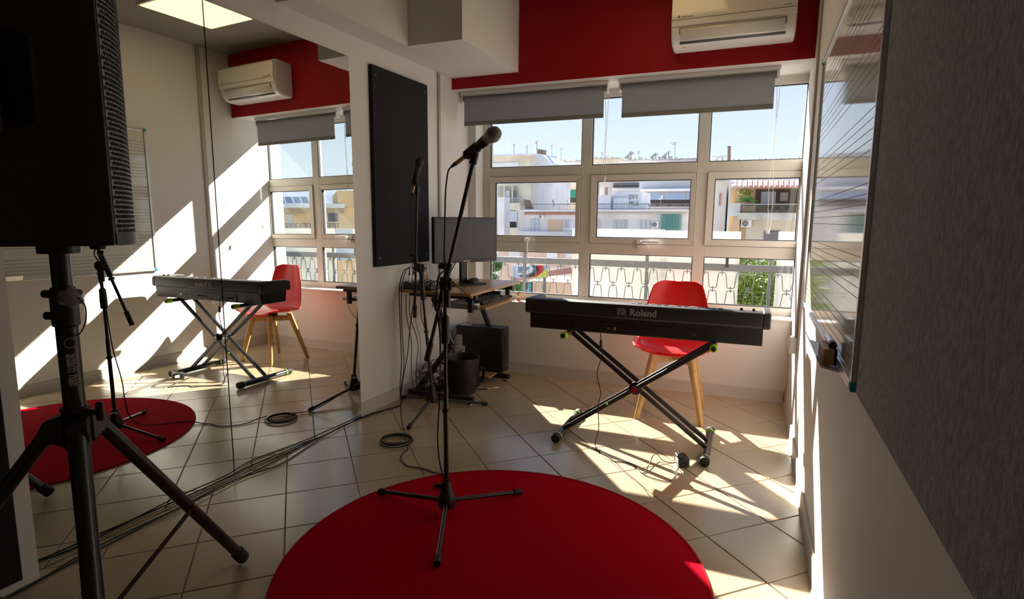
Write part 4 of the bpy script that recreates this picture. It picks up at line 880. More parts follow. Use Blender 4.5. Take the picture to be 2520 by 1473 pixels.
for k, (x, y, zt2, dx_) in enumerate(((-2.205, 3.412, 0.775, 0.05), (-2.175, 3.410, 0.76, 0.09), (-2.135, 3.41, 0.75, 0.06), (-2.085, 3.412, 0.76, 0.10))):
    lab = ('black cable hanging from the desk edge nearest the wall', 'black cable swinging out below the mixer, second from the wall', 'thin black cable hanging below the mixer, third from the wall', 'black cable slanting under the desk behind the leaning stand')[k]
    cable('hanging_cable', [(x, y, zt2), (x + 0.004, y - 0.004, 0.62), (x + dx_ * 0.6, y + 0.01, 0.44), (x + dx_ * 0.4, y + 0.02, 0.28), (x + dx_ * 0.1, y + 0.05, 0.14), (x + 0.01, y + 0.08, 0.045)], 0.0026 if k != 2 else 0.0016, lab, group=None)
# monitor leads behind the boom
cable('monitor_lead', [MP_(-0.06, -0.045, 1.02), MP_(-0.11, -0.06, 0.92), MP_(-0.13, -0.05, 0.86), MP_(-0.15, -0.03, DZ + 0.006), MP_(-0.19, -0.06, DZ + 0.005)], 0.003, 'black lead looping below the lower left corner of the monitor')
cable('monitor_lead', [MP_(-0.04, -0.05, 1.02), MP_(-0.10, -0.075, 0.90), MP_(-0.16, -0.075, 0.84), MP_(-0.20, -0.085, DZ + 0.005)], 0.0035, 'thicker black lead slanting from the monitor down to the desk')

# things on the keyboard tray
TZ = 0.698
t = thing('computer_keyboard', 'black computer keyboard on the pull-out tray of the desk', 'keyboard', (-1.78, 3.80, TZ))
KX, KYa, KYb = (-1.860, -1.715), 3.645, 4.065
MB().hexa([Vector((KX[0], KYa, TZ)), Vector((KX[1], KYa, TZ)), Vector((KX[1], KYb, TZ)), Vector((KX[0], KYb, TZ))], [Vector((KX[0], KYa, TZ + 0.028)), Vector((KX[1], KYa, TZ + 0.014)), Vector((KX[1], KYb, TZ + 0.014)), Vector((KX[0], KYb, TZ + 0.028))]).build('base', BLKPL, t, bevel=0.004)
cap = MB().hexa([(-0.008, -0.008, 0), (0.008, -0.008, 0), (0.008, 0.008, 0), (-0.008, 0.008, 0)], [(-0.0062, -0.0065, 0.008), (0.0062, -0.0065, 0.008), (0.0062, 0.0065, 0.008), (-0.0062, 0.0065, 0.008)]).mesh('key', BLKPL, smooth=0)
for i in range(6):
    for j in range(21):
        if (i * 5 + j) % 23 == 17: continue
        x = KX[1] - 0.016 - i * 0.0215; y = KYa + 0.014 + j * 0.0195
        o = bpy.data.objects.new('key', cap); COL.objects.link(o); o.parent = t; o.location = Vector((x, y, TZ + 0.0145 + (KX[1] - x) * 0.0966)) - ORG[t.name]
t = thing('wrist_rest', 'flat off-white pad at the near end of the keyboard tray', 'pad', (-1.80, 3.595, TZ))
MB().prism([(p[0] - 1.825, p[1] + 3.598) for p in rrect(0.19, 0.075, 0.02)], (0, 0, 0.018), (0, 0, TZ)).build('pad', WPL, t, bevel=0.005)
t = thing('storage_box', 'small dark box with a pale end standing at the far end of the tray', 'box', (-1.85, 4.106, TZ))
MB().bb((-1.93, 4.072, TZ), (-1.77, 4.140, TZ + 0.045)).build('case', DKPL, t, bevel=0.003)
MB().bb((-1.7695, 4.076, TZ + 0.004), (-1.7680, 4.136, TZ + 0.041)).build('end_label', WPAPER, t, smooth=0)
t = thing('wooden_figure', 'tiny wooden turned ornament on the window sill behind the tray', 'ornament', (-1.800, 4.535, 0.614))
MB().lathe([(0.016, 0), (0.018, 0.012), (0.010, 0.026), (0.012, 0.034), (0.021, 0.045), (0.021, 0.068), (0.012, 0.078), (0.0, 0.08)], (-1.800, 4.535, 0.614), n=18, caps=False).build('body', BEECH, t)
MB().lathe([(0.017, 0), (0.0185, 0.002), (0.0185, 0.010), (0.017, 0.012)], (-1.800, 4.535, 0.614), n=18, caps=False).build('band', REDP, t)

# computer tower on the lower shelf
PX0, PX1, PY0, PY1, PZ0, PZ1 = -2.195, -1.782, 4.135, 4.262, 0.0735, 0.438
t = thing('computer_tower', 'black desktop computer case standing on the lower shelf of the desk', 'computer', ((PX0 + PX1) / 2, (PY0 + PY1) / 2, PZ0))
MB().bb((PX0, PY0, PZ0), (PX1, PY1, PZ1)).build('case', mat('pc_black', (0.02, 0.017, 0.022), 0.4, bump=0.05, bscale=800), t, bevel=0.003)
MB().bb((PX1, PY0 + 0.003, PZ0 + 0.003), (PX1 + 0.010, PY1 - 0.003, PZ1 - 0.003)).build('front_panel', BLKPL, t, bevel=0.003)
for k in range(40): MB().bb((PX1 + 0.010, PY0 + 0.018, PZ0 + 0.02 + k * 0.0085), (PX1 + 0.0112, PY1 - 0.018, PZ0 + 0.024 + k * 0.0085)).build('vent_slat', DKPL, t, smooth=0)
MB().cyl((PX1 + 0.010, PY1 - 0.03, PZ0 + 0.045), (PX1 + 0.0118, PY1 - 0.03, PZ0 + 0.045), 0.007, n=14).build('emblem', SILV, t)
MB().tube([(PX1 + 0.008, PY0 + 0.03, PZ1 - 0.055), (PX1 + 0.014, PY0 + 0.022, PZ1 - 0.06), (PX1 + 0.030, PY0 + 0.02, PZ1 - 0.19), (PX1 + 0.008, PY0 + 0.028, PZ1 - 0.20)], 0.0045, 8).build('hook', BLKPL, t)
MB().bb((PX0 + 0.006, PY0 - 0.0008, PZ0 + 0.12), (PX0 + 0.058, PY0, PZ0 + 0.285)).build('sticker', WPAPER, t, smooth=0)
for k in range(13): MB().bb((PX0 + 0.010, PY0 - 0.0012, PZ0 + 0.132 + k * 0.0115), (PX0 + 0.026 + 0.026 * ((k * 7) % 5) / 4, PY0 - 0.0008, PZ0 + 0.1345 + k * 0.0115 + 0.002 * (k % 3 == 0))).build('print_line', INK, t, smooth=0)
MB().bb((PX0 + 0.060, PY0 - 0.0008, PZ0 + 0.115), (PX0 + 0.083, PY0, PZ0 + 0.195)).build('sticker', WPAPER, t, smooth=0)
MB().bb((PX0 + 0.02, PY0 + 0.02, PZ1), (PX0 + 0.11, PY0 + 0.09, PZ1 + 0.0008)).build('sticker', WPAPER, t, smooth=0)
cable('computer_lead', [(PX0 + 0.002, PY0 + 0.05, PZ0 + 0.30), (PX0 - 0.028, PY0 + 0.03, PZ0 + 0.26), (PX0 - 0.036, PY0 + 0.01, PZ0 + 0.18), (PX0 - 0.008, PY0 - 0.016, PZ0 + 0.12), (PX0 + 0.04, PY0 - 0.02, PZ0 + 0.145), (PX0 + 0.075, PY0 - 0.012, PZ0 + 0.17)], 0.0030, 'black lead curving out of the back of the computer case')
cable('keyboard_lead', [(-1.755, 3.500, 0.672), (-1.757, 3.497, 0.645), (-1.775, 3.50, 0.61), (-1.772, 3.55, 0.55), (-1.785, 3.62, 0.47)], 0.0016, 'thin black lead hanging from the front of the keyboard tray')

# waste bin
t = thing('waste_bin', 'round black waste bin on the floor under the desk', 'bin', (-1.945, 3.755, 0))
MB().lathe([(0.0, 0.002), (0.096, 0.002), (0.098, 0.0), (0.100, 0.004), (0.134, 0.272), (0.137, 0.274), (0.137, 0.280), (0.131, 0.280), (0.129, 0.272), (0.096, 0.010), (0.0, 0.010)], (-1.945, 3.755, 0), n=40, caps=False).build('bucket', BLKPL, t)
for z in (0.09, 0.175): MB().lathe([(0.0992 + 0.127 * z, z), (0.1012 + 0.127 * z, z + 0.001), (0.1012 + 0.127 * z, z + 0.003), (0.0992 + 0.127 * z, z + 0.004)], (-1.945, 3.755, 0), n=40, caps=False).build('ridge', BLKPL, t)

# coil with jack plug beside the bin
t = thing('instrument_cable', 'black instrument cable coiled behind the bin with its jack plug on the tiles', 'cable coil', (-1.87, 3.99, 0))
lp = []
for i in range(4 * 24 + 1):
    a = 2 * math.pi * i / 24; k = i / 24; r_ = 0.075 + 0.006 * math.sin(k * 3)
    lp.append((-1.890 + 0.022 * math.sin(a) + 0.006 * k, 3.93 + r_ * math.cos(a) * 0.8, 0.084 + r_ * math.sin(a)))
MB().tube(lp, 0.0034, 6).build('loops', BLKRUB, t)
MB().tube(crom([(-1.890, 3.88, 0.012), (-1.88, 3.865, 0.006), (-1.845, 3.87, 0.006), (-1.80, 3.895, 0.007)], 5), 0.0034, 7).build('tail', BLKRUB, t)
MB().cyl((-1.80, 3.895, 0.008), (-1.755, 3.935, 0.008), 0.0068, n=12).build('jack_barrel', BRASS, t)
MB().cyl((-1.755, 3.935, 0.008), (-1.730, 3.958, 0.008), 0.0032, n=10).build('jack_tip', CHROME, t)

# power strips and the tangle behind the second stand
def strip(c, rz, label, n_):
    t = thing('power_strip', label, 'power strip', (c[0], c[1], 0)); M_ = Matrix.Rotation(rz, 3, 'Z'); c = Vector((c[0], c[1], 0))
    MB().box(c + Vector((0, 0, 0.021)), (0.06, 0.30, 0.040), M=M_).build('body', BLKPL, t, bevel=0.006)
    for k in range(n_):
        p = c + M_ @ Vector((0, -0.11 + 0.22 * k / (n_ - 1), 0.0415)); MB().cyl(p, p + Vector((0, 0, 0.003)), 0.019, n=18).build('outlet', DKPL, t)
        if k % 2 == 0: MB().box(p + Vector((0, 0, 0.022)), (0.036, 0.030, 0.036), M=M_).build('plug', BLKPL, t, bevel=0.005)
strip((-2.140, 3.66, 0), R(-8), 'black power strip full of plugs on the floor by the left wall', 5)
strip((-2.060, 3.93, 0), R(35), 'black power strip lying further back under the desk', 4)
rnd = random.Random(3)
labs = ('uppermost loop of the black cable tangle under the desk', 'black cable loop spilling towards the wall under the desk', 'black cable loop lying against the power strip nearest the wall', 'black cable loop spilling towards the bin under the desk', 'smallest black cable loop of the tangle under the desk', 'widest black cable loop of the tangle under the desk')
for k in range(6):
    cx, cy, r_ = -2.17 + rnd.uniform(-0.03, 0.05), 3.66 + rnd.uniform(-0.08, 0.16), rnd.uniform(0.055, 0.085)
    pts = [(max(cx + r_ * math.cos(a) * rnd.uniform(0.7, 1.1), -2.265), cy + r_ * math.sin(a) * rnd.uniform(0.7, 1.1), 0.052 + 0.03 * k * 0.8 + 0.045 * abs(math.sin(a * 1.5 + k))) for a in [j * 0.62 for j in range(13)]]
    tag(MB().tube(crom(pts, 5), 0.0032, 6).build('tangled_cable', BLKRUB), labs[k], 'cable', 'cable tangle under the desk')
# ================================================================== outside: balcony
t = thing('balcony_railing', 'grey metal balcony railing with bent wire pattern outside the window', 'railing', (-0.9, 5.40, 0))
RY = 5.40
RAILM = mat('railing_metal', (0.16, 0.16, 0.155), 0.5, var=0.25, vscale=30)
MB().bb((-4.2, RY - 0.02, 0.868), (3.2, RY + 0.02, 0.928)).build('handrail', RAILM, t, bevel=0.003)
MB().bb((-4.2, RY - 0.012, 0.05), (3.2, RY + 0.012, 0.075)).build('bottom_rail', RAILM, t, bevel=0.002)
for x in (-3.35, -2.08, -0.86, 0.19, 1.5, 2.8): MB().bb((x - 0.014, RY - 0.014, -0.08), (x + 0.014, RY + 0.014, 1.0 if x in (-2.08, -0.86, 0.19) else 0.868)).build('post', RAILM, t, bevel=0.002)
PER = 0.150
def link_mesh(hz):
    pts = [(-PER / 2, 0, 0), (-PER / 2 + 0.022, 0, 0), (-PER / 2 + 0.030, 0, 0.006), (-0.030, 0, hz - 0.006), (-0.022, 0, hz), (0.022, 0, hz), (0.030, 0, hz - 0.006), (PER / 2 - 0.030, 0, 0.006), (PER / 2 - 0.022, 0, 0), (PER / 2, 0, 0)]
    return MB().tube(pts, 0.0042, 6).mesh('wire_link', RAILM)
l1 = link_mesh(0.135); tie = MB().bb((-0.004, -0.004, -0.028), (0.004, 0.004, 0.028)).mesh('tie', RAILM, smooth=0)
def put(nm, me, loc): o = bpy.data.objects.new(nm, me); COL.objects.link(o); o.parent = t; o.location = Vector(loc) - ORG[t.name]; return o
for k in range(-15, 16):
    x = -0.86 + (k + 0.42) * PER
    put('wire_link', l1, (x, RY, 0.715)); put('tie', tie, (x, RY, 0.856))
    for zz, sh in ((0.555, 0.5), (0.395, 0.0), (0.235, 0.5)):
        put('wire_link', l1, (x + PER * sh, RY, zz)); put('tie', tie, (x + PER * sh, RY, zz + 0.148))
struct(MB().bb((-5.0, YF + 0.10, -0.20), (4.0, 5.55, -0.08)).build('trim_balcony_slab', mat('concrete', (0.50, 0.48, 0.45), 0.9, var=0.2, vscale=4), smooth=0))
MB().bb((-0.175, 5.372, 0.902), (-0.150, 5.378, 0.985)).build('perforated_plate', INK, t, bevel=0.002)
def sheet(x0, x1, zt, label):
    t = thing('balcony_screen', label, 'screen panel', ((x0 + x1) / 2, 5.49, 0))
    MB().bb((x0 + 0.01, 5.485, -0.05), (x1 - 0.01, 5.489, zt)).build('sheet', SHEET, t, smooth=0)
    for x in (x0, x1 - 0.028): MB().bb((x, 5.470, -0.05), (x + 0.028, 5.484, zt)).build('edge_strip', WPL, t, bevel=0.001)
sheet(-1.608, -0.72, 1.222, 'white plastic sheet screening the balcony behind the piano')
sheet(-0.715, -0.062, 1.214, 'white plastic sheet screening the balcony behind the red chair')
sheet(0.238, 1.40, 1.219, 'white plastic sheet at the right end of the balcony railing')

# ================================================================== outside: city
CREAM = mat('plaster_cream', (0.74, 0.65, 0.51), 0.9, var=0.2, vscale=0.6)
PWHITE = mat('plaster_white', (0.76, 0.75, 0.765), 0.9, var=0.22, vscale=0.5, col2=(0.64, 0.62, 0.61))
OCHRE = mat('plaster_ochre', (0.66, 0.46, 0.24), 0.9, var=0.15, vscale=0.8)
PEACH = mat('plaster_peach', (0.74, 0.51, 0.34), 0.9, var=0.15, vscale=0.8)
DARKV = mat('shade_recess', (0.055, 0.052, 0.055), 0.9)  # near-black that paints the shade inside balconies onto flat sheets
PANEG = mat('far_glass', (0.10, 0.12, 0.15), 0.15, spec=0.6)
SHUT = mat('shutter_grey', (0.48, 0.51, 0.57), 0.7)
GREENS = mat('green_shutter', (0.08, 0.34, 0.30), 0.8)
AWN = mat('awning_grey', (0.50, 0.53, 0.60), 0.85)
AWNG = mat('awning_green', (0.02, 0.20, 0.15), 0.85)
RROOF = mat('pink_roof_sheet', (0.66, 0.22, 0.19), 0.7)
TERRA = mat('terracotta_trim', (0.42, 0.19, 0.15), 0.8)
DKMET = mat('far_dark_metal', (0.17, 0.16, 0.16), 0.6)
LTMET = mat('far_light_metal', (0.40, 0.40, 0.41), 0.4, metal=0.5)
SOLAR = mat('solar_panel', (0.05, 0.07, 0.12), 0.2, spec=0.6)
LEAF = mat('leaf_green', (0.17, 0.26, 0.04), 0.7, var=0.5, vscale=9, col2=(0.36, 0.38, 0.05))
LEAFD = mat('leaf_fresh', (0.09, 0.24, 0.03), 0.7, var=0.5, vscale=6, col2=(0.04, 0.12, 0.02))
BARK = mat('bark', (0.12, 0.08, 0.05), 0.9)
struct(MB().bb((-160, 5.7, -16.2), (160, 320, -16.0)).build('ground', mat('street', (0.55, 0.53, 0.50), 0.95, var=0.2, vscale=0.1), smooth=0))
def fbox(par, name, x0, y0, x1, y1, Y, dep, m, bev=0.0):         # a box whose front face covers that part of the view at depth Y
    a = at(x0, y1, Y); b = at(x1, y0, Y)
    return MB().bb((a.x, Y, a.z), (b.x, Y + dep, b.z)).build(name, m, par, bevel=bev, smooth=0)
def building(name, label, x0, y0, x1, Y, dep, m, zb=-16.0, cat='building'):
    a = at(x0, y0, Y); b = at(x1, y0, Y)
    t = thing(name, label, cat, ((a.x + b.x) / 2, Y, zb))
    MB().bb((a.x, Y, zb), (b.x, Y + dep, a.z)).build('wall', m, t, smooth=0); return t
def window(par, x0, y0, x1, y1, Y, leaves=2, m=SHUT, glass=False):
    f = fbox(par, 'window', x0, y0, x1, y1, Y - 0.10, 0.12, CREAM)
    w_ = (x1 - x0 - 2) / leaves
    for k in range(leaves): fbox(f, 'pane' if glass else 'shutter', x0 + 1 + k * w_ + 0.4, y0 + 1, x0 + 1 + (k + 1) * w_ - 0.4, y1 - 0.6, Y - 0.16, 0.08, PANEG if glass else m)
def railing(par, x0, x1, y0, y1, Y, n, m=DKMET):
    a = at(x0, y1, Y); b = at(x1, y0, Y); mm = MB()
    mm.bb((a.x, Y, b.z - 0.06), (b.x, Y + 0.05, b.z)); mm.bb((a.x, Y, a.z), (b.x, Y + 0.05, a.z + 0.05))
    for k in range(n + 1): x = a.x + (b.x - a.x) * k / n; mm.bb((x - 0.012, Y, a.z), (x + 0.012, Y + 0.03, b.z))
    mm.build('balcony_rail', m, par, smooth=0)
# --- cream building with pitched roof (left)
YL = 60.0
t = building('apartment_building', 'cream apartment building with a low pitched roof, seen past the left window', 1150, 383, 1306, YL, 9, CREAM)
a = at(1150, 386, YL); b = at(1306, 383, YL)
MB().hexa([Vector((a.x - 1, YL - 0.6, b.z + 0.0)), Vector((b.x + 0.2, YL - 0.6, b.z)), Vector((b.x + 0.2, YL + 9, b.z + 0.6)), Vector((a.x - 1, YL + 9, b.z + 0.6))], [Vector((a.x - 1, YL - 0.6, b.z + 0.2)), Vector((b.x + 0.2, YL - 0.6, b.z + 0.2)), Vector((b.x + 0.2, YL + 9, b.z + 0.85)), Vector((a.x - 1, YL + 9, b.z + 0.85))]).build('roof', PWHITE, t, smooth=0)
fbox(t, 'shutter_band', 1200, 399, 1276, 411, YL - 0.12, 0.10, PWHITE)
fbox(t, 'recess_shade_sheet', 1226, 458, 1275, 497, YL - 0.06, 0.05, mat('shaded_cream', (0.42, 0.37, 0.30), 0.9))  # flat sheet, cream darkened to paint the shade inside the balcony
for x in (1239, 1259): fbox(t, 'column', x, 458, x + 3.5, 497, YL - 0.4, 0.3, CREAM)
window(t, 1243, 468, 1255, 496, YL - 0.12, 1, SHUT); window(t, 1262, 468, 1273, 486, YL - 0.12, 2, SHUT, True)
railing(t, 1241, 1276, 486, 498, YL - 0.5, 14, SHUT)
fbox(t, 'balcony_slab', 1236, 499, 1280, 517, YL - 0.9, 1.0, CREAM)
fbox(t, 'awning', 1243, 519, 1272, 545, YL - 0.7, 0.3, AWN); fbox(t, 'recess_shade_sheet', 1243, 545, 1270, 560, YL - 0.05, 0.04, DARKV); fbox(t, 'balcony_slab', 1240, 560, 1276, 572, YL - 0.7, 0.8, CREAM)  # dark sheet on the wall paints the shade under the awning
t = building('party_wall_building', 'tall whitewashed party wall with a stepped gable beside the cream building', 1306, 400, 1354, YL + 1.5, 8, PWHITE)
a = at(1306, 400, YL + 1.5); b = at(1354, 400, YL + 1.5); pk = at(1316, 377, YL + 1.5)
MB().prism([(a.x, a.z), (b.x, a.z), (pk.x + 0.8, pk.z - 0.1), (pk.x, pk.z), (a.x, pk.z - 0.3)], (0, 8, 0), (0, YL + 1.5, 0), (1, 0, 0), (0, 0, 1)).build('gable', PWHITE, t, smooth=0)
for k, x in enumerate((1321, 1327.5, 1334)):
    c = building('chimney_stack', ('brown brick chimney stack, leftmost of three above the gable', 'brown brick chimney stack, middle of three above the gable', 'brown brick chimney stack, rightmost of three above the gable')[k], x, 368 + k, x + 5, YL + 4, 0.8, mat('chimney_brown', (0.30, 0.20, 0.14), 0.9), at(x, 383 + 3.5 * k, YL + 4).z, 'chimney'); c['group'] = 'chimney stacks above the gable'
    fbox(c, 'cap', x - 0.6, 366.5 + k, x + 5.6, 368 + k, YL + 3.9, 1.0, DKMET)
t = building('white_block', 'narrow white wall block at the left end of the roof terrace', 1215, 485, 1241, 50, 1.4, PWHITE)
# --- beige building behind with green awning
t = building('apartment_building', 'beige apartment building with a green awning behind the roof terrace', 1354, 418, 1440, 74, 8, mat('plaster_beige', (0.66, 0.58, 0.50), 0.9, var=0.2, vscale=0.5))
fbox(t, 'roof_slab', 1352, 414, 1442, 418, 73.4, 9, PWHITE); fbox(t, 'balcony_slab', 1354, 452, 1396, 457, 73, 1.0, PWHITE); fbox(t, 'awning', 1356, 465, 1392, 482, 73.2, 0.4, AWN)
A = [at(1396, 466, 73), at(1424, 466, 73), at(1424, 486, 72), at(1390, 486, 72)]
MB().hexa([v + Vector((0, 0.08, 0)) for v in A], A).build('awning', AWNG, t, smooth=0)
fbox(t, 'recess_shade_sheet', 1358, 482, 1424, 498, 73.9, 0.08, DARKV); railing(t, 1356, 1424, 498, 512, 72.8, 20, DKMET)  # dark sheet paints balcony shade below the green awning, no real hollow
# --- long white building with the roof terrace
YM = 52.0
t = building('terrace_building', 'long white building with a roof terrace and shuttered windows across the street', 1275, 519, 1700, YM, 9, PWHITE)
fbox(t, 'cornice', 1270, 516, 1704, 520, YM - 0.5, 1.0, PWHITE); fbox(t, 'cornice', 1290, 523, 1418, 527.5, YM - 0.2, 0.3, TERRA); fbox(t, 'cornice', 1466, 522, 1690, 525, YM - 0.3, 0.4, mat('cornice_grey', (0.50, 0.48, 0.46), 0.9))
railing(t, 1280, 1470, 501, 516, YM - 0.3, 46, DKMET); railing(t, 1468, 1702, 500, 514, YM - 0.3, 52, DKMET)
fbox(t, 'parapet', 1272, 575, 1704, 582, YM - 0.6, 0.5, PWHITE)
window(t, 1305, 538, 1327, 576, YM, 2); window(t, 1387, 540, 1401, 559, YM, 2); fbox(t, 'bare_plaster_patch', 1347, 541, 1384, 575, YM - 0.05, 0.04, PEACH)
window(t, 1468, 540, 1478, 562, YM, 1); window(t, 1511, 540, 1526, 563, YM, 2); window(t, 1531, 540, 1546, 563, YM, 2); window(t, 1577, 541, 1601, 564, YM, 2)
for k in range(14): fbox(t, 'green_shutter_slat', 1626 + k * 3.72, 526, 1626 + k * 3.72 + 3.4, 566, YM - 0.25 + 0.03 * (k % 2), 0.1, GREENS)
def acunit(x0, y0, x1, y1, Y, label):
    t = thing('air_conditioning_unit', label, 'air conditioner', at((x0 + x1) / 2, y1, Y)); fbox(t, 'case', x0, y0, x1, y1, Y - 0.3, 0.28, WPL)
    c = at((x0 * 0.6 + x1 * 0.4), (y0 + y1) / 2, Y - 0.3); r_ = (at(x0, y0, Y).z - at(x0, y1, Y).z) * 0.40
    MB().cyl(c, c + Vector((0, -0.04, 0)), r_, n=20).build('fan_grille', DKMET, t); MB().cyl(c + Vector((0, -0.04, 0)), c + Vector((0, -0.06, 0)), r_ * 0.3, n=12).build('fan_hub', LTMET, t)
acunit(1605, 545, 1620, 559, YM, 'outdoor air conditioner unit on the white building beside the green shutter')
acunit(1325, 529, 1337, 536.5, YM, 'outdoor air conditioner unit high on the white building above its left door')
acunit(1823, 541, 1850, 558.5, 35.9, 'outdoor air conditioner unit under the ochre balcony')
# roof-top rooms
t = building('rooftop_room', 'white roof-top room with painted letters on the terrace', 1505, 471, 1580, YM + 3, 5, PWHITE, at(1505, 518, YM + 3).z, 'rooftop room')
fbox(t, 'lean_to', 1508, 487, 1546, 518, YM + 2.5, 0.5, PWHITE)
p = at(1559, 486, YM + 3); text('lettering', 'SV1\nMLS', 0.60, mat('graffiti', (0.17, 0.17, 0.14), 0.9), t, (p.x, YM + 2.97, p.z - 0.25), (1, 0, 0), (0, 0, 1), extrude=0.01)
t = building('terrace_wall', 'low white wall block on the terrace in front of the roof-top room', 1440, 481, 1502, YM + 2, 3, PWHITE, at(1505, 518, YM + 2).z, 'wall')
fbox(t, 'coping', 1438, 479, 1502.5, 482, YM + 1.9, 3.2, PWHITE); fbox(t, 'flue', 1488, 460, 1494, 481, YM + 2.5, 0.5, mat('flue_brown', (0.28, 0.22, 0.19), 0.9))
t = building('apartment_building', 'grey apartment building with folded grey-blue awnings above the terrace', 1575, 402, 1745, 66, 9, mat('plaster_grey', (0.60, 0.585, 0.61), 0.9, var=0.15, vscale=0.4))
fbox(t, 'balcony_slab', 1575, 463, 1745, 471, 64.8, 1.4, PWHITE)
for k in range(3):
    x0 = 1581 + k * 54; A = [at(x0, 472, 65.2), at(x0 + 52, 472, 65.2), at(x0 + 52, 491, 64.2), at(x0 + 1, 491, 64.2)]
    MB().hexa([v + Vector((0, 0.08, 0.02)) for v in A], A).build('awning', AWN, t, smooth=0)
fbox(t, 'recess_shade_sheet', 1582, 491, 1745, 508, 65.9, 0.08, DARKV); railing(t, 1582, 1745, 500, 512, 64.6, 40, LTMET)  # shade behind the rail is a flat dark sheet
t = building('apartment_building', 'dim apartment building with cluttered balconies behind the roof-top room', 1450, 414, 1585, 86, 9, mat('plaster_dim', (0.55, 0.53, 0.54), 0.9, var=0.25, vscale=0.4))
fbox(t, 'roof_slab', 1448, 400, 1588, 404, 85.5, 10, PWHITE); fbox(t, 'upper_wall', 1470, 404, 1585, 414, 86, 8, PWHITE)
fbox(t, 'recess_shade_sheet', 1509, 450, 1580, 462, 85.9, 0.08, DARKV); fbox(t, 'balcony_slab', 1506, 462, 1582, 470, 85, 1.2, PWHITE); railing(t, 1509, 1580, 452, 462, 84.8, 18, LTMET)  # flat dark sheet stands in for the shaded balcony
# clutter on the terrace
def dish(x, y, r_px, Y, label):
    c = at(x, y, Y); r_ = r_px * (at(x + 1, y, Y).x - c.x); t = thing('satellite_dish', label, 'satellite dish', c + Vector((0, 0, -2 * r_)), 'satellite dishes on the terrace')
    ax_ = Vector((-0.55, -0.6, 0.55)).normalized()
    MB().lathe([(0.0, -0.25 * r_), (0.5 * r_, -0.18 * r_), (0.85 * r_, -0.05 * r_), (r_, 0.04 * r_), (r_, 0.08 * r_), (0.8 * r_, 0.0), (0.45 * r_, -0.13 * r_), (0.0, -0.2 * r_)], c, ax_, 20, caps=False).build('reflector', PWHITE, t)
    MB().cyl(c - ax_ * 0.2 * r_, c + Vector((0, 0.1, -2.6 * r_)), 0.04, n=6).build('mast', DKMET, t); MB().cyl(c + Vector((0, 0, -0.7 * r_)), c + ax_ * r_ * 1.1, 0.025, n=5).build('feed_arm', DKMET, t)
dish(1362, 494, 5, YM + 1.5, 'pale satellite dish left of the green awning'); dish(1397, 495, 4, YM + 1.5, 'small satellite dish below the green awning'); dish(1598, 503, 5, YM + 1.5, 'satellite dish at the left end of the grey-blue awnings'); dish(1626, 486, 6, YM + 1.5, 'larger satellite dish in front of the grey-blue awnings')
t = thing('wicker_lounger', 'dark wicker lounger leaning on the terrace railing', 'lounger', at(1299, 515, YM + 0.8))
A = [at(1288, 490, YM + 0.6), at(1304, 492, YM + 0.6), at(1312, 514, YM + 1.2), at(1292, 515, YM + 1.2)]; MB().hexa([v + Vector((0, 0.15, 0)) for v in A], A).build('back', DKMET, t, smooth=0)
for k in range(5): p0 = A[0].lerp(A[3], 0.12 + k * 0.19); p1 = A[1].lerp(A[2], 0.12 + k * 0.19); MB().cyl(p0 + Vector((0, -0.04, 0)), p1 + Vector((0, -0.04, 0)), 0.03, n=5).build('slat', TERRA, t)
# distant roofs
for k, (x0, y0, x1, Y, lab) in enumerate(((1352, 398, 1440, 110, 'pale distant roof block right of the gable'), (1440, 391, 1530, 120, 'pale distant roof block under the left solar heater'), (1525, 394, 1600, 105, 'pale distant roof block between the two solar heaters'), (1600, 392, 1725, 98, 'pale distant roof block under the right solar heater'), (1740, 396, 1842, 95, 'pale distant roof block below the dark chimney pipe'), (1846, 393.5, 2010, 90, 'distant flat dark roof edge at the far right'))):
    t = building('distant_building', lab, x0, y0, x1, Y, 8, (PWHITE, CREAM, PWHITE, PWHITE, CREAM, PWHITE)[k])
    fbox(t, 'parapet', x0, y0 - 1.5, x1, y0 + 0.6, Y - 0.4, 8.5, mat('parapet_grey', (0.42, 0.40, 0.40), 0.9))
    for j in range(int((x1 - x0) / 14)): fbox(t, 'rooftop_hut', x0 + 4 + j * 14 + (j * 37 % 5), y0 - 4 - (j * 53 % 5), x0 + 10 + j * 14 + (j * 29 % 4), y0 + 1, Y + 3, 3, (PWHITE, CREAM, LTMET)[j % 3])
def heater(x, y, s_, Y, label):
    t = thing('solar_water_heater', label, 'solar heater', at(x, y + 10 * s_, Y))
    a = at(x - 15 * s_, y + 14 * s_, Y); b = at(x - 1 * s_, y + 1 * s_, Y + 0.3); w_ = Vector((0, 1.6, 0)); th = Vector((-0.10, 0, 0.13))
    MB().hexa([a, b, b + w_, a + w_], [v + th * 2 for v in (a, b, b + w_, a + w_)]).build('collector', LTMET, t, smooth=0)
    c = at(x, y - 3 * s_, Y); MB().cyl(c, c + Vector((0, 2.0, 0)), (at(x, y, Y).z - at(x, y + 5 * s_, Y).z), n=18).build('tank', CHROME if s_ > 0.9 else LTMET, t)
    q = at(x + 1, y + 14 * s_, Y); MB().cyl(c, q, 0.08, n=6).build('strut', DKMET, t)
heater(1552, 379, 0.9, 107, 'solar water heater with slanted collector on the left roof'); heater(1645, 377, 0.98, 100, 'shiny solar water heater on the right roof'); heater(1613, 381, 0.7, 100, 'small solar water heater left of the shiny one')
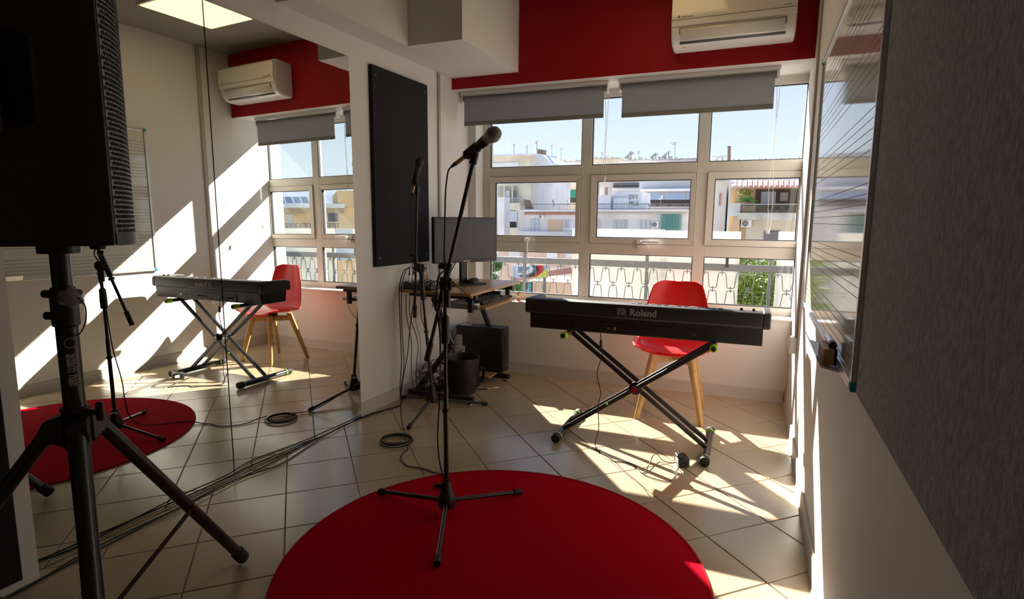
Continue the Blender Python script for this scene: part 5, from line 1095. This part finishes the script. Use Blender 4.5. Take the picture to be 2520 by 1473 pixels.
def antenna(x, y0, y1, Y, label, arm=6):
    t = thing('roof_antenna', label, 'antenna', at(x, y1, Y), 'roof antennas'); a = at(x, y1, Y); b = at(x, y0, Y); k = (at(x + 1, y0, Y) - b).length
    MB().cyl(a, b, 0.035, n=6).build('mast', DKMET, t)
    for j, dz in enumerate((0.0, 4.0)):
        c = at(x, y0 + 1 + dz, Y); L_ = k * arm * (1 - 0.4 * j); MB().cyl(c - Vector((L_, 0, 0)), c + Vector((L_ * 0.5, 0, 0)), 0.03, n=5).build('boom', DKMET, t)
        for i in range(5): q = c + Vector((-L_ + L_ * 1.5 * i / 4, 0, 0)); MB().cyl(q - Vector((0, 0.5, 0.15)), q + Vector((0, 0.5, 0.15)), 0.02, n=4).build('element', DKMET, t)
for k, (x, y0, y1, Y, ar, lab) in enumerate(((1213, 350, 382, 66, 5, 'thin roof antenna at the left edge of the left window'), (1265, 351, 378, 66, 5, 'thin roof antenna above the middle of the cream roof'), (1297, 355, 378, 66, 4, 'short roof antenna near the right end of the cream roof'), (1321, 346, 370, 66, 7, 'roof antenna just above the brown chimneys'), (1358, 356, 398, 112, 5, 'roof antenna right of the brown chimneys'), (1381, 364, 399, 112, 4, 'roof antenna near the left mullion'), (1482, 374, 393, 122, 4, 'small roof antenna beside the blind chain'), (1661, 350, 392, 100, 10, 'broad roof antenna right of the shiny solar heater'), (1572, 372, 394, 107, 4, 'small roof antenna between the solar heaters'), (1778, 383, 397, 97, 24, 'long flat roof antenna beside the dark chimney pipe'))): antenna(x, y0, y1, Y, lab, ar)
t = thing('chimney_pipe', 'tall dark chimney pipe on the roof beyond the right window', 'chimney', at(1794, 398, 97)); MB().cyl(at(1794, 400, 97), at(1794.6, 361, 97), 0.26, n=12).build('pipe', mat('pipe_brown', (0.22, 0.16, 0.14), 0.8), t); MB().cyl(at(1794.6, 361, 97), at(1794.7, 359.5, 97), 0.32, n=12).build('cap', DKMET, t)
# --- ochre building on the right
YR = 36.0
t = building('apartment_building', 'ochre apartment building with a planted balcony under a pink corrugated roof', 1796, 446, 2080, YR, 9, OCHRE)
fbox(t, 'corner_wall', 1790, 500, 1823, 760, YR - 0.5, 0.5, PEACH); fbox(t, 'white_parapet', 1796, 499, 1823, 531, YR - 0.9, 0.4, PWHITE)
fbox(t, 'recess_shade_sheet', 1858, 463, 2080, 500, YR - 0.05, 0.04, mat('recess_shade_brown', (0.12, 0.08, 0.055), 0.9)); fbox(t, 'lower_wall', 1823, 540, 2080, 760, YR - 0.06, 0.05, CREAM)  # dark brown sheet paints the shade under the pink roof
fbox(t, 'sliding_door', 1872, 471, 1910, 500, YR - 0.12, 0.06, SHUT); fbox(t, 'window', 1919, 473, 1940, 494, YR - 0.12, 0.06, mat('pink_glass', (0.42, 0.30, 0.26), 0.3))
for k in range(44):
    x0 = 1800 + k * 6.4; A = [at(x0, 445, YR - 0.1), at(x0 + 5.6, 445, YR - 0.1), at(x0 + 5.8, 459, YR - 1.6), at(x0 + 0.2, 459, YR - 1.6)]
    MB().hexa([v + Vector((0, 0, -0.05)) for v in A], [v + Vector((0, 0, 0.07 if k % 2 else 0.03)) for v in A]).build('roof_sheet', RROOF if (k > 5 and k % 2) else mat('roof_sheet_pale', (0.72, 0.48, 0.45), 0.7), t, smooth=0)
fbox(t, 'pergola_beam', 1812, 461, 2080, 465, YR - 1.6, 0.2, TERRA)
fbox(t, 'balcony_slab', 1815, 524, 2080, 540, YR - 1.7, 1.7, mat('slab_beige', (0.75, 0.65, 0.52), 0.9, var=0.3, vscale=1.2))
fbox(t, 'balcony_glass', 1823, 503, 2080, 522, YR - 1.65, 0.05, glassmat('smoked_glass', (0.62, 0.64, 0.62))); fbox(t, 'balcony_rail', 1823, 501, 2080, 503.5, YR - 1.7, 0.1, LTMET)
fbox(t, 'downpipe', 1789, 440, 1795, 620, YR - 0.7, 0.2, PWHITE); fbox(t, 'roller_shutter', 1878, 568, 1920, 610, YR - 0.16, 0.1, mat('shutter_brown', (0.17, 0.14, 0.15), 0.7))
for k in range(9): fbox(t, 'shutter_slat', 1880, 570 + k * 4.4, 1918, 573.4 + k * 4.4, YR - 0.20, 0.05, mat('slat_brown', (0.22, 0.19, 0.20), 0.6))
t = building('white_house', 'sliver of a white house between the mullion and the ochre building', 1752, 448, 1790, YR + 3, 6, PWHITE)
fbox(t, 'window', 1769, 475, 1774, 505, YR + 2.9, 0.12, TERRA); fbox(t, 'parapet', 1750, 446, 1792, 450, YR + 2.8, 0.6, PWHITE)
def leaves(rn, c, rx_, ry_, rz_, n, s_, m=None):
    mm = m or MB()
    for k in range(n):
        while True:
            p = Vector((rn.uniform(-1, 1), rn.uniform(-1, 1), rn.uniform(-1, 1)))
            if 0.25 < p.length < 1: break
        p = Vector((p.x * rx_, p.y * ry_, p.z * rz_)) + Vector(c)
        u = Vector((rn.uniform(-1, 1), rn.uniform(-1, 1), rn.uniform(-1, 1))).normalized(); v = u.orthogonal().normalized(); o = len(mm.v); q = s_ * rn.uniform(0.6, 1.3)
        mm.v += [p - u * q, p + v * q * 0.5, p + u * q, p - v * q * 0.5]; mm.f.append((o, o + 1, o + 2, o + 3))
    return mm
def tree(label, c, blobs, leaf, m, seed, cat='tree', name='street_tree', zb=-16.0):
    rn = random.Random(seed); t = thing(name, label, cat, (c[0], c[1], zb)); mm = MB()
    for (dx, dy, dz, r_, n) in blobs: leaves(rn, (c[0] + dx, c[1] + dy, c[2] + dz), r_, r_, r_ * 0.85, n, leaf, mm)
    f = mm.build('foliage', m, t, smooth=0); f['kind'] = 'stuff'
    MB().cyl((c[0], c[1], zb), (c[0], c[1], c[2] - 0.2), 0.16 if zb < -5 else 0.02, n=8).build('trunk', BARK, t)
    return t
p = at(1868, 700, 14.0); rn = random.Random(5)
tree('leafy olive-green tree seen in the gap of the balcony screens', p, [(rn.uniform(-1.0, 1.0), rn.uniform(-0.6, 0.6), rn.uniform(-1.3, 0.45), rn.uniform(0.35, 0.6), 1100) for k in range(14)], 0.055, LEAF, 11)
p = at(1222, 690, 26.0)
tree('bright green street tree low in the left window', p, [(rn.uniform(-1.6, 0.8), rn.uniform(-0.8, 0.8), rn.uniform(-1.6, 1.0), rn.uniform(0.5, 0.9), 800) for k in range(12)], 0.10, LEAFD, 12)
p = at(1838, 496, YR - 1.3); t = thing('potted_palm', 'spiky potted palm on the ochre balcony parapet', 'plant', p + Vector((0, 0, -0.3)))
mm = MB(); rn = random.Random(8)
for k in range(46):
    a = rn.uniform(0, 2 * math.pi); el = rn.uniform(0.15, 1.3); L_ = rn.uniform(0.45, 0.75); pts = [p + Vector((math.cos(a) * math.cos(el) * L_ * s_, math.sin(a) * math.cos(el) * L_ * s_ * 0.7, (math.sin(el) * L_ * s_ - 0.35 * s_ * s_ * L_))) for s_ in (0, 0.35, 0.7, 1.0)]
    mm.tube(pts, 0.035, 4, taper=[0.5, 1, 0.8, 0.1])
mm.build('fronds', mat('palm_green', (0.10, 0.26, 0.04), 0.6), t); MB().cyl(p + Vector((0, 0, -0.35)), p + Vector((0, 0, -0.02)), 0.16, 0.2, n=14).build('pot', TERRA, t)
leaves(rn, p + Vector((-0.1, 0.3, 0.55)), 0.40, 0.3, 0.22, 200, 0.06).build('shrub', LEAF, t, smooth=0)['kind'] = 'stuff'
for k, x in enumerate((1893, 1913, 1936)):
    q = at(x, 523, YR - 1.2); t = thing('potted_plant', ('small potted plant behind the balcony glass, leftmost of three', 'small potted plant behind the balcony glass, middle of three', 'small potted plant behind the balcony glass, rightmost of three')[k], 'plant', q, 'potted plants on the ochre balcony')
    MB().cyl(q + Vector((0, 0, 0.0)), q + Vector((0, 0, 0.16)), 0.08, 0.11, n=12).build('pot', WPL, t); leaves(random.Random(20 + k), q + Vector((0, 0, 0.30)), 0.15, 0.14, 0.16, 120, 0.05).build('foliage', LEAF, t, smooth=0)['kind'] = 'stuff'
# --- street corner low in the left window: peach house, sign, shops
YP = 36.0
t = building('corner_house', 'peach corner house with a dark red eaves band low in the left window', 1300, 690, 1450, YP, 5, PEACH)
A = [at(1258, 692, YP - 3.0), at(1440, 668, YP - 1.2), at(1440, 650, YP - 1.2), at(1258, 682, YP - 3.0)]
MB().hexa([v + Vector((0, 0.3, 0)) for v in A], A).build('eaves_band', TERRA, t, smooth=0)
railing(t, 1344, 1425, 660, 676, YP + 0.5, 30, WPL); fbox(t, 'shopfront', 1262, 694, 1306, 735, YP - 1.5, 0.4, DARKV)
fbox(t, 'shop_panel', 1298, 697, 1306, 712, YP - 1.6, 0.1, mat('shop_teal', (0.0, 0.30, 0.28), 0.6)); fbox(t, 'shop_panel', 1296, 713, 1306, 726, YP - 1.6, 0.1, BLUEP)
t = building('apartment_building', 'peach apartment building with pale shutters behind the corner house', 1226, 600, 1440, 43, 6, mat('plaster_rose', (0.70, 0.52, 0.40), 0.9, var=0.12, vscale=0.6))
for x0 in (1252, 1345, 1392): fbox(t, 'shutter', x0, 606, x0 + 27, 634, 42.8, 0.2, PWHITE)
t = thing('billboard', 'roadside billboard with black, red and yellow sweeps on pale blue', 'billboard', at(1302, 682, YP - 4))
def onb(x, y, d=0.0): return at(x, y, YP - 4 - d)
A = [onb(1261, 684), onb(1347, 684), onb(1347, 652), onb(1261, 652)]; MB().hexa([v + Vector((0, 0.15, 0)) for v in A], A).build('board', mat('sign_blue', (0.44, 0.50, 0.62), 0.6), t, smooth=0)
def blob(name, pts, d, m_):
    P_ = [onb(x, y, d) for x, y in pts]; n_ = len(P_); MB().add(P_ + [v + Vector((0, 0.03, 0)) for v in P_], [tuple(range(n_)), tuple(range(2 * n_ - 1, n_ - 1, -1))] + [(i, (i + 1) % n_, n_ + (i + 1) % n_, n_ + i) for i in range(n_)]).build(name, m_, t, smooth=0)
blob('red_sweep', [(1290, 681), (1316, 676), (1324, 664), (1320, 652), (1335, 652), (1338, 664), (1328, 679), (1306, 683)], 0.05, REDP)
blob('yellow_sweep', [(1300, 683), (1322, 680), (1336, 668), (1345, 660), (1345, 682)], 0.09, mat('sign_yellow', (0.62, 0.58, 0.05), 0.6))
blob('black_ring', [(1278, 677), (1298, 678), (1312, 671), (1316, 661), (1310, 653), (1320, 652), (1325, 663), (1317, 676), (1300, 682), (1280, 681)], 0.13, INK)
blob('white_field', [(1266, 654), (1306, 654), (1311, 661), (1308, 669), (1296, 675), (1272, 674)], 0.17, mat('sign_white', (0.62, 0.66, 0.74), 0.6))
for k in range(3): blob('text_line', [(1274, 658 + 5 * k), (1302 - 4 * k, 658 + 5 * k), (1302 - 4 * k, 660 + 5 * k), (1274, 660 + 5 * k)], 0.21, INK)
for x in (1266, 1340): MB().cyl(onb(x, 684), Vector((onb(x, 684).x, YP - 3.9, -16)), 0.1, n=8).build('post', DKMET, t)

# ================================================================== outside to the right, seen in the mirror
Mn = (LN * math.cos(R(0.6)) + LD * math.sin(R(0.6))) * math.cos(R(0.45)) + UP * math.sin(R(0.45)); Mp = LW(1.12, 0.036, 0.02)
VD = Vector((0.72, 0.694, 0)).normalized(); VX = Vector((VD.y, -VD.x, 0))      # looking out to the right, and rightwards along that front
VO = Vector((-2.3, 2.5, 0)) + VD * 36.0
def atm(px, py, d=0.0):
    q = ray(px, py); k = (Mp - CAM).dot(Mn) / q.dot(Mn); s0 = CAM + q * k; q2 = q - Mn * (2 * q.dot(Mn))
    return s0 + q2 * ((VO + VD * d - s0).dot(VD) / q2.dot(VD))
def mbox(par, name, x0, y0, x1, y1, d, dep, m):
    A = [atm(x0, y0, d), atm(x1, y0, d), atm(x1, y1, d), atm(x0, y1, d)]
    za, zb_ = (A[0].z + A[1].z) / 2, (A[2].z + A[3].z) / 2
    P0 = A[0].copy(); P1 = A[1].copy()
    q = [Vector((P0.x, P0.y, za)), Vector((P1.x, P1.y, za)), Vector((P1.x, P1.y, zb_)), Vector((P0.x, P0.y, zb_))]
    return MB().hexa(q, [v + VD * dep for v in q]).build(name, m, par, smooth=0)
YEL = mat('plaster_yellow', (0.88, 0.64, 0.38), 0.9, var=0.1, vscale=0.6)
t = thing('apartment_building', 'yellow building with a white roof slab, seen in the mirror', 'building', (VO.x, VO.y, -16))
mbox(t, 'wall', 560, 505, 1100, 1150, 0.0, 9, YEL)
mbox(t, 'roof_slab', 540, 500, 848, 510, -1.6, 10.5, PWHITE); mbox(t, 'soffit_band', 560, 510, 845, 524, -0.3, 0.3, mat('soffit_tan', (0.48, 0.38, 0.27), 0.9))
mbox(t, 'terrace_parapet', 540, 563, 1100, 640, -2.6, 0.5, PWHITE)
for (x0, y0, x1, y1) in ((643, 526, 663, 546), (806, 522, 832, 546), (580, 526, 600, 546)):
    w_ = mbox(t, 'window', x0, y0, x1, y1, -0.15, 0.16, PWHITE)
    for k in range(2): mbox(w_, 'pane', x0 + 1 + k * (x1 - x0 - 1) / 2, y0 + 1, x0 + (k + 1) * (x1 - x0 - 1) / 2, y1 - 1, -0.25, 0.1, PANEG)
mbox(t, 'door', 663, 525, 675, 566, -0.2, 0.2, SHUT); mbox(t, 'door', 704, 526, 719, 566, -0.2, 0.2, SHUT)
rl = MB()
for k in range(24):
    x = 560 + k * 12; a = atm(x, 565, -2.4); b = atm(x, 550, -2.4); rl.cyl(a, b, 0.03, n=4)
for y in (550, 554, 558): rl.cyl(atm(560, y, -2.4), atm(836, y, -2.4), 0.03, n=4)
rl.build('balcony_rail', DKMET, t, smooth=0)
mbox(t, 'tall_block', 830, 470, 1100, 508, -0.4, 8, OCHRE)
t = thing('solar_panel_array', 'row of tilted solar panels on the white roof slab, seen in the mirror', 'solar panels', atm(715, 500, 2))
for k in range(4):
    x0 = 680 + k * 19.5; A = [atm(x0 + 6, 500, 2.0), atm(x0 + 23, 500, 2.0), atm(x0 + 17, 484, 3.2), atm(x0, 484, 3.2)]
    MB().hexa([v + VD * 0.12 for v in A], A).build('panel', SOLAR, t, smooth=0)
mo = MB(); rn = random.Random(4); NX = 60
ridge = [(math.sin(k * 0.21) * 16 + math.sin(k * 0.53 + 1) * 9 + math.sin(k * 1.3) * 4) for k in range(NX + 1)]
base = VO + VD * 700
def mv(u, v):
    k = min(int(u * NX), NX); x = (u - 0.5) * 1400; hgt = (66 + ridge[k]) * math.exp(-((u - 0.42) / 0.34) ** 2) 
    return base + VX * x + VD * (v * 260) + UP * (-30 + (hgt + 30) * (v ** 0.8) + 3 * math.sin(u * 130 + v * 9) * v)
mo.surf(mv, NX, 10)
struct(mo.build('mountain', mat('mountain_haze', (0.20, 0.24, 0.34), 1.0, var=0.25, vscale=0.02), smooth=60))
